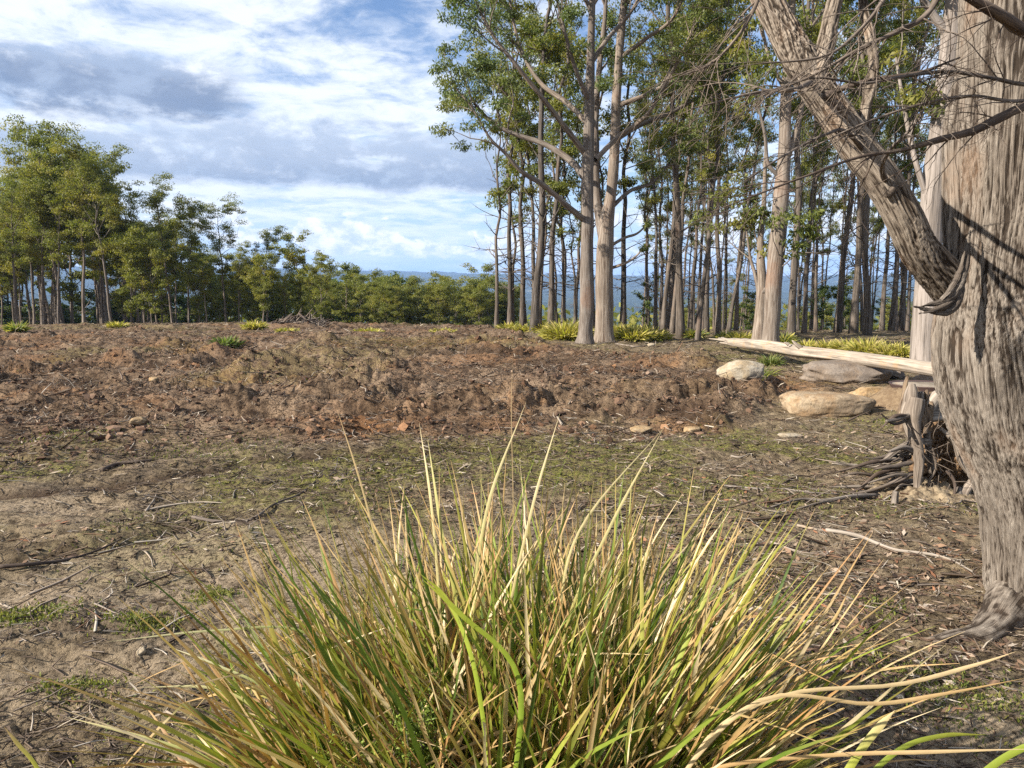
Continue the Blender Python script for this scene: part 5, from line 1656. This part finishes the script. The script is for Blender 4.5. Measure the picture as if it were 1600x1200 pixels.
def blades(n, base, spread, L, w, lean, tints, seed, segs=6, curl=.9, fold=0.0, tipc=None, mess=.7, kink=0.0):
    """arching blades: V, F, tint. base (x, y, z) points or a single one"""
    rg = np.random.default_rng(seed)
    b = np.asarray(base, float)
    if b.ndim == 1:
        rr = np.sqrt(rg.uniform(0, 1, n)) * spread; aa = rg.uniform(0, 2 * math.pi, n)
        B = b[None] + np.stack([np.cos(aa) * rr, np.sin(aa) * rr, np.zeros(n)], 1)
        out = aa + rg.normal(0, mess, n)
        le = lean * (rr / max(spread, 1e-6)) + np.abs(rg.normal(0, lean * .35, n))
    else:
        B = b; n = len(B); out = rg.uniform(0, 6.28, n); le = np.abs(rg.normal(lean * .6, lean * .4, n))
    L = L * rg.uniform(.55, 1.1, n); W = w * rg.uniform(.7, 1.25, n)
    s = np.linspace(0, 1, segs + 1)
    ang = le[:, None] + (curl * rg.uniform(.15, 1.15, n) * (.35 + le))[:, None] * s[None] ** 1.6
    if kink:
        kk = rg.uniform(0, 1, n) < kink; ks = rg.uniform(.35, .85, n); ka = rg.uniform(.4, 1.7, n)
        ang = ang + np.where(kk[:, None] & (s[None] > ks[:, None]), ka[:, None], 0)
    dl = L[:, None] / segs
    hx = np.concatenate([np.zeros((n, 1)), np.cumsum(np.sin(ang[:, 1:]) * dl, 1)], 1)
    hz = np.concatenate([np.zeros((n, 1)), np.cumsum(np.cos(ang[:, 1:]) * dl, 1)], 1)
    bow = rg.normal(0, .10, n)[:, None] * L[:, None] * s[None] ** 2
    co, so = np.cos(out)[:, None], np.sin(out)[:, None]
    X = B[:, 0:1] + hx * co - bow * so; Y = B[:, 1:2] + hx * so + bow * co; Z = B[:, 2:3] + hz
    tw = rg.uniform(-.9, .9, n)[:, None] + s[None] * rg.normal(0, .9, n)[:, None]
    wd = (W[:, None] * .5) * np.minimum(1, .55 + s[None] * 2) * np.clip((1 - s[None]) * 2.6, .03, 1) ** .8
    # width direction: horizontal, turned about the blade by tw
    ex = np.stack([-so * np.cos(tw) + np.cos(ang) * co * np.sin(tw) * -1, co * np.cos(tw) - np.cos(ang) * so * np.sin(tw), np.sin(ang) * np.sin(tw)], -1)
    Cc = np.stack([X, Y, Z], -1)
    nrm = np.stack([np.cos(ang) * co, np.cos(ang) * so, -np.sin(ang)], -1)
    Lf = Cc - ex * wd[..., None]; Rt = Cc + ex * wd[..., None]
    tints = np.asarray(tints, float)
    ti = tints[rg.choice(len(tints), n)] * rg.uniform(.8, 1.2, (n, 1))
    tc = np.asarray(tipc if tipc is not None else (.42, .30, .15), float)
    f = np.clip((s[None] - rg.uniform(.55, 1.1, n)[:, None]) * 4, 0, 1)[..., None]
    col = ti[:, None] * (1 - f) + tc[None, None] * f
    m = segs + 1
    if fold:
        Mid = Cc - nrm * (wd * fold)[..., None]
        V = np.stack([Lf, Mid, Rt], 2).reshape(n, m * 3, 3)
        col = np.repeat(col, 3, 1)
        f_ = []
        for i in range(segs):
            for k in (0, 1): f_.append((i * 3 + k, i * 3 + k + 1, i * 3 + 4 + k, i * 3 + 3 + k))
        q = 3
    else:
        V = np.stack([Lf, Rt], 2).reshape(n, m * 2, 3)
        col = np.repeat(col, 2, 1)
        f_ = [(i * 2, i * 2 + 1, i * 2 + 3, i * 2 + 2) for i in range(segs)]
        q = 2
    F = np.arange(n)[:, None, None] * (m * q) + np.array(f_)[None]
    return V, F, col, np.array(f_)


def moss():
    x, y, d, rg = scatter(60000, 1.5, 30, seed=15)
    z, till, ms, clay, sand, hollow_mask = field(x, y)
    keep = rg.uniform(0, 1, len(x)) < ms * .8
    x, y, z, d = x[keep], y[keep], z[keep], d[keep]
    base = [np.stack([x, y, z], 1)]
    # green tufts the photo shows one by one on the bare earth
    for (a, b, w, n) in [(230, 970, .07, 700), (330, 925, .05, 400), (120, 1072, .06, 500), (20, 970, .06, 500), (1110, 860, .05, 200), (1505, 1100, .12, 900), (1390, 1045, .10, 500),
                         (1375, 955, .06, 200), (75, 965, .08, 300), (1400, 662, .10, 300), (110, 690, .2, 500), (330, 705, .3, 700)]:
        c = gp(a, b)
        q = np.random.default_rng(a).normal(size=(n, 2)) * w
        X = c.x + q[:, 0] * 1.4; Y = c.y + q[:, 1]
        base.append(np.stack([X, Y, field(X, Y)[0]], 1))
    B = np.concatenate(base)
    dist = np.hypot(B[:, 0], B[:, 1])
    V, F, col, _ = blades(len(B), B, 0, .022 * (1 + dist * .06), .005 * (1 + dist * .14), .8, [(.12, .15, .03), (.20, .22, .045), (.25, .23, .07), (.09, .12, .03)], 33, 2, tipc=(.30, .27, .08))
    o = mesh_obj('moss_tufts', V.reshape(-1, 3), F.reshape(-1, 4), M_TUFT, None, False, None, {'tint': col.reshape(-1, 3)})
    tag(o, kind='stuff', label='short yellow green moss and grass on the bare ground')


moss()


# ------------------------------------------------------------------ tussocks along the brow of the hill and in the soil
YG = [(.34, .33, .06), (.45, .40, .09), (.54, .46, .12), (.27, .28, .05), (.58, .47, .18)]
GR_ = [(.12, .16, .05), (.17, .21, .065), (.22, .24, .08)]


def tussock(label, px, py, wpx, hpx, tints, seed, n=420, group=None, name='grass_tussock', bw=None, tip=None):
    b = gp(px, py); s = b.y / FPX
    rad = wpx * s / 2; h = hpx * s
    V, F, col, _ = blades(n, (0, 0, -.02), rad * .62, h * 1.25, bw or .018 + .0012 * b.y, .75, tints, seed, 5, .9, tipc=tip or (.40, .34, .14))
    o = mesh_obj(name, V.reshape(-1, 3), F.reshape(-1, 4), M_TUFT, None, False, None, {'tint': col.reshape(-1, 3)})
    o.location = b
    tag(o, label, 'tussock', group)
    return o


GT = 'yellow green tussocks along the brow of the hill'
tl = [
    (795, 517, 34, 15, 'leftmost yellow tussock of the row at the feet of the outer slender gums'),
    (818, 518, 30, 13, 'low yellow tussock between the second and third outer slender gums'),
    (848, 520, 30, 17, 'yellow tussock right behind the light gum with the flared foot'),
    (868, 531, 26, 22, 'tussock touching the left foot of the twin gums, its far left part'),
    (884, 532, 46, 32, 'tall pale yellow tussock just left of the twin gums'),
    (902, 528, 30, 24, 'tussock pressed against the left twin gum'),
    (968, 530, 30, 22, 'tussock growing against the right twin gum'),
    (988, 533, 44, 25, 'broad yellow tussock right of the twin gums'),
    (1012, 532, 34, 22, 'yellow tussock at the foot of the first thin pole gums'),
    (1030, 531, 26, 16, 'small tussock left of the brightest trunk of the close group'),
    (1085, 528, 26, 16, 'small green tussock behind the leaning thin gum'),
    (1135, 531, 34, 15, 'green tussock just above the splintered log tip'),
    (1158, 533, 38, 18, 'tussock behind the left part of the log, left of the shaggy gum'),
    (1180, 534, 26, 14, 'little tussock at the foot of the shaggy gum'),
    (1225, 539, 28, 18, 'green tussock between the stained gum and the light leaning gum'),
    (1262, 546, 46, 16, 'yellow tussock behind the log, first right of the light leaning gum'),
    (1292, 547, 44, 17, 'yellow tussock behind the log under the dark pair of gums'),
    (1325, 550, 46, 20, 'bright tussock behind the log between the dark gums and the kinked one'),
    (1356, 554, 50, 26, 'largest bright tussock behind the log, below the kinked gum'),
    (1388, 557, 46, 24, 'bright tussock behind the log, next but one to the grey trunk'),
    (1412, 558, 36, 24, 'tussock touching the left side of the grey ribbed trunk'),
]
for q, (px, py, w, h, lab) in enumerate(tl):
    tussock(lab, px, py, w, h, YG if q not in (10, 11, 14) else YG[:2] + GR_, 500 + q, 620 if h > 20 else 380, GT)
tussock('green leafy weed clump standing out on the turned soil left of the brush pile', 354, 541, 42, 19, GR_, 550, 260, None, 'weed_clump', .05, (.2, .26, .08))
tussock('small yellow green weed near the left edge at the far side of the soil', 28, 523, 26, 16, YG[:2] + GR_, 551, 200, None, 'weed_clump', .05)
tussock('yellow green weed growing before the feet of the left forest', 183, 512, 34, 11, YG, 552, 200, None, 'weed_clump', .05)
tussock('yellow green weed halfway between the green clump and the brush pile', 398, 516, 40, 14, YG, 553, 260, None, 'weed_clump', .05)
tussock('low yellow weed in front of the brush pile', 448, 518, 44, 9, YG, 554, 200, None, 'weed_clump', .05)
tussock('sparse green grass tuft between the pale boulder and the log', 1187, 588, 44, 30, GR_ + YG[:1], 555, 160, None, 'grass_tuft', .014)
tussock('tuft of green grass right under the splintered part of the log', 1203, 570, 34, 18, GR_, 556, 200, None, 'grass_tuft', .02)
tussock('low yellow weeds left of the first slender gums on the brow', 690, 519, 60, 8, YG, 557, 240, None, 'weed_clump', .05)
tussock('thin yellow weeds in the middle of the far edge of the soil', 575, 519, 70, 9, YG, 558, 240, None, 'weed_clump', .05)


# ------------------------------------------------------------------ the big grass clump in front
def clump():
    root = empty('grass_clump', (0, 0, 0))
    tag(root, 'big foreground clump of long arching green and straw coloured blades', 'grass clump')
    bx, by = .02, 2.02
    bz = ground_z(bx, by)
    green = [(.12, .18, .022), (.18, .23, .030), (.24, .27, .038), (.07, .11, .02), (.31, .29, .05)]
    straw = [(.50, .35, .15), (.58, .43, .22), (.42, .25, .10), (.33, .18, .07), (.68, .55, .33)]
    dead = [(.30, .20, .10), (.22, .14, .07), (.42, .32, .19), (.16, .10, .06)]
    sets = []
    # (count, spread, length, width, lean, palette, seed, curl, centre offset)
    for (n, sp, L, w, le, pal, sd, cu, ox, oy, me, ki) in [
            (460, .40, 1.10, .0140, .48, green, 1, .5, 0, 0, .8, .06),
            (500, .42, 1.05, .0115, .55, straw, 2, .5, 0, .02, 1.1, .25),
            (180, .26, 1.04, .0130, .40, green, 21, .45, .30, .04, 1.1, .08),
            (220, .28, 1.02, .0110, .45, straw, 22, .45, .32, .04, 1.1, .2),
            (170, .24, 1.00, .0130, .40, green, 23, .45, -.38, .04, 1.1, .08),
            (210, .26, .98, .0110, .45, straw, 24, .45, -.38, .04, 1.1, .2),
            (150, .32, 1.12, .0125, .32, green, 3, .35, .05, 0, 1.2, .05),
            (160, .34, 1.10, .0090, .40, straw, 4, .35, .02, 0, 1.2, .12),
            (300, .36, .78, .0130, .95, green, 5, .9, -.16, -.05, 1.0, .1),
            (360, .42, .78, .0110, 1.0, straw, 6, .9, .20, -.05, 1.2, .3),
            (300, .30, .76, .0125, .75, green + straw, 7, .7, .30, -.10, 1.2, .15),
            (300, .30, .74, .0125, .8, green + straw, 8, .7, -.48, -.06, 1.2, .15),
            (380, .42, .50, .0110, .9, dead, 9, .8, 0, -.10, 1.6, .5),
            (200, .34, .46, .0110, .9, dead, 10, .8, .30, -.15, 1.6, .5),
            (200, .34, .46, .0110, .9, dead, 11, .8, -.42, -.15, 1.6, .5)]:
        V, F, col, f1 = blades(n, (bx + ox, by + oy, bz - .02), sp, L, w, le, pal, sd, 10, cu, fold=.35,
                               tipc=(.46, .30, .13), mess=me, kink=ki)
        sets.append((V, col, f1))
    V = np.concatenate([s[0] for s in sets]); col = np.concatenate([s[1] for s in sets]); f1 = sets[0][2]
    # keep clear of the lens
    mind = np.linalg.norm(V - np.array([0, 0, EYE]), axis=2).min(1)
    ok = mind > .75
    V, col = V[ok], col[ok]
    # those that show largest (longest and nearest) are blades of their own
    ext = (V[:, :, 2].max(1)) - .25 * V[:, :, 1].mean(1)
    order = np.argsort(-ext)
    own, rest = order[:270], order[270:]
    for i in own:
        mesh_obj('blade', V[i], f1, M_BLADE, root, True, None, {'tint': col[i]})
    n = V.shape[1]
    F = (np.arange(len(rest))[:, None, None] * n + f1[None]).reshape(-1, 4)
    o = mesh_obj('blades', V[rest].reshape(-1, 3), F, M_BLADE, root, True, None, {'tint': col[rest].reshape(-1, 3)})
    o['kind'] = 'stuff'

    # single blades that stand out, traced
    def one(pts, w, c0, c1):
        P = np.array([at(a, b, Y) for a, b, Y in pts]); D = spline(P, 22)
        T = np.gradient(D, axis=0); T /= np.linalg.norm(T, axis=1)[:, None]
        view = D - np.array([0, 0, EYE]); view /= np.linalg.norm(view, axis=1)[:, None]
        S = np.cross(T, view * .8 + np.array([.3, .2, .5])); S /= np.linalg.norm(S, axis=1)[:, None]
        s = np.linspace(0, 1, 22)
        wd = w * .5 * np.clip((1 - s) * 4, .03, 1) * np.minimum(1, .6 + s * 2)
        N = np.cross(S, T)
        V = np.stack([D - S * wd[:, None], D - N * (wd * .35)[:, None], D + S * wd[:, None]], 1).reshape(-1, 3)
        f_ = [(i * 3 + k, i * 3 + k + 1, i * 3 + 4 + k, i * 3 + 3 + k) for i in range(21) for k in (0, 1)]
        f = np.clip(s * 1.4 - .4, 0, 1)[:, None]
        c = np.array(c0)[None] * (1 - f) + np.array(c1)[None] * f
        mesh_obj('blade', V, np.array(f_), M_BLADE, root, True, None, {'tint': np.repeat(c, 3, 0)})
    G, S_, T_ = (.22, .27, .035), (.58, .44, .25), (.50, .32, .14)
    for pts, w, c0, c1 in [
        ([(1000, 1320, 1.5), (1090, 1180, 1.45), (1200, 1090, 1.4), (1360, 1040 + 60, 1.38), (1470, 1090 - 5, 1.36), (1600, 1060, 1.34)], .009, S_, T_),
        ([(1020, 1300, 1.5), (1110, 1150, 1.45), (1230, 1085, 1.42), (1400, 1060 + 10, 1.4), (1520, 1040, 1.38), (1588, 1018, 1.36)], .009, S_, S_),
        ([(1020, 1260, 1.5), (1120, 1200, 1.45), (1300, 1180, 1.4), (1450, 1175, 1.35), (1620, 1170, 1.3)], .009, T_, S_),
        ([(1290, 1260, 1.5), (1340, 1180, 1.5), (1370, 1140, 1.5), (1398, 1110, 1.5)], .016, (.30, .32, .05), S_),
        ([(1310, 1260, 1.6), (1400, 1175, 1.6), (1470, 1150, 1.6), (1540, 1148, 1.6)], .012, G, (.32, .32, .05)),
        ([(1480, 1260, 1.5), (1560, 1190, 1.45), (1640, 1150, 1.4)], .014, G, G),
        ([(1120, 1260, 1.9), (1200, 1120, 2.0), (1300, 1010, 2.1), (1430, 905, 2.2)], .008, (.4, .34, .14), T_),
        ([(1080, 1260, 1.9), (1180, 1080, 2.0), (1290, 985, 2.1), (1332, 910, 2.15)], .008, (.4, .34, .14), T_),
        ([(800, 1250, 2.1), (801, 1000, 2.15), (802, 800, 2.2), (799, 650, 2.2), (801, 560, 2.2)], .003, (.3, .22, .12), (.36, .26, .15)),
        ([(640, 1100, 2.1), (600, 900, 2.1), (565, 760, 2.1), (525, 635, 2.1)], .006, (.42, .33, .16), (.5, .36, .2)),
        ([(380, 1260, 1.7), (330, 1190, 1.75), (270, 1165, 1.8), (180, 1140, 1.85), (102, 1120, 1.9)], .010, (.2, .24, .05), (.6, .52, .3)),
        ([(460, 1200, 1.9), (400, 1110, 1.95), (330, 1075, 2.0), (216, 1074, 2.05)], .010, (.28, .29, .06), (.6, .54, .34)),
        ([(90, 1260, 1.5), (55, 1195, 1.5), (30, 1165, 1.5), (6, 1135, 1.5)], .010, (.33, .33, .05), (.3, .2, .1)),
        ([(480, 1160, 2.0), (420, 1080, 2.0), (340, 1040, 2.05), (262, 1010, 2.1)], .010, (.2, .24, .04), (.62, .56, .4)),
        ([(560, 1100, 2.0), (480, 990, 2.0), (340, 985, 2.1), (165, 1003, 2.2)], .008, (.16, .2, .04), (.6, .55, .35)),
        ([(770, 1230, 1.5), (740, 1040, 1.55), (700, 940, 1.6), (655, 895, 1.6)], .011, (.24, .3, .03), (.34, .36, .05)),
        ([(800, 1260, 1.5), (810, 1060, 1.5), (720, 960, 1.5), (660, 905, 1.5)], .013, (.2, .28, .03), (.36, .38, .05)),
        ([(1010, 1260, 1.9), (1005, 1080, 1.95), (1003, 960, 2.0), (1002, 830, 2.0)], .012, (.22, .28, .03), (.45, .36, .12)),
        ([(900, 1260, 2.0), (960, 1080, 2.0), (1080, 960, 2.05), (1268, 820, 2.1)], .010, (.14, .2, .03), (.40, .40, .15)),
        ([(860, 1260, 2.0), (880, 1000, 2.05), (950, 830, 2.1), (1036, 670, 2.2)], .008, (.35, .32, .08), (.6, .5, .28)),
        ([(840, 1260, 2.0), (870, 1000, 2.05), (905, 830, 2.1), (1040, 665, 2.2)], .007, (.45, .38, .16), (.6, .5, .28)),
        ([(760, 1260, 2.0), (740, 1000, 2.05), (760, 800, 2.1), (822, 628, 2.2)], .009, (.35, .32, .08), (.62, .52, .3)),
        ([(780, 1260, 2.0), (790, 1000, 2.05), (830, 800, 2.1), (875, 645, 2.2)], .008, (.45, .36, .15), (.62, .52, .3)),
        ([(700, 1260, 2.0), (690, 1000, 2.05), (675, 800, 2.1), (655, 660, 2.2)], .008, (.45, .38, .15), (.62, .52, .3)),
        ([(720, 1260, 2.0), (720, 1000, 2.05), (690, 830, 2.1), (668, 684, 2.2)], .010, (.3, .3, .05), (.5, .44, .2)),
    ]:
        one(pts, w, c0, c1)


clump()


def heath(label, px, py, Y, rad, n, seed):
    """fine leaved little shrub inside the clump"""
    root = empty('small_shrub'); c = at(px, py, Y)
    gz = ground_z(c.x, c.y); root.location = (c.x, c.y, gz)
    rg = np.random.default_rng(seed); g = Geo(); cs = []
    for k in range(16):
        d = rg.normal(size=2) * rad * .6
        top = np.array([d[0], d[1], c.z - gz + rg.uniform(-rad, rad)])
        P = [np.array([d[0] * .2, d[1] * .2, 0]), np.array([d[0] * .5, d[1] * .5, top[2] * .6]), top]
        tube(g, P, [.003, .002, .001], 8, 4, cap=False)
        for u in np.linspace(.35, 1, 26):
            cs.append(P[0] * (1 - u) + top * u + rg.normal(size=3) * .012)
    g.build('stem', M_TWIG, root)
    V, F = leaves(cs, np.full(len(cs), .022), n, .014, .0024, 1, -.4, seed)
    col = np.array([(.20, .27, .04), (.27, .33, .06), (.14, .2, .035)])[rg.integers(0, 3, len(F))]
    mesh_obj('foliage', V, F, M_BLADE, root, False, None, {'tint': np.repeat(col, 4, 0)})
    tag(root, label, 'shrub')


heath('bright green feathery shrub low in the middle of the big grass clump', 655, 1130, 1.75, .12, 9, 2)
heath('bright green feathery shrub low left in the big grass clump', 560, 1150, 1.8, .10, 9, 3)


# ------------------------------------------------------------------ woods on the slope beyond the brow
def valley_wood():
    rg = np.random.default_rng(71)
    n = 1500
    a = R(1) * rg.uniform(-40, 42, n); d = 100 * (620 / 95) ** rg.uniform(0, 1, n)
    x = np.sin(a) * d; y = np.cos(a) * d
    z = macro(x, y)
    per = 46
    cz = rg.uniform(3, 6.5, n)
    V, F = leaves(np.stack([x, y, z + cz], 1), rg.uniform(2.4, 4.2, n), per, 1.2, .36, .95, .2, 5)
    o = mesh_obj('valley_forest', V, F, M_LEAF_FAR, None, False)
    tag(o, kind='stuff', label='olive green forest covering the slope below the brow')


valley_wood()
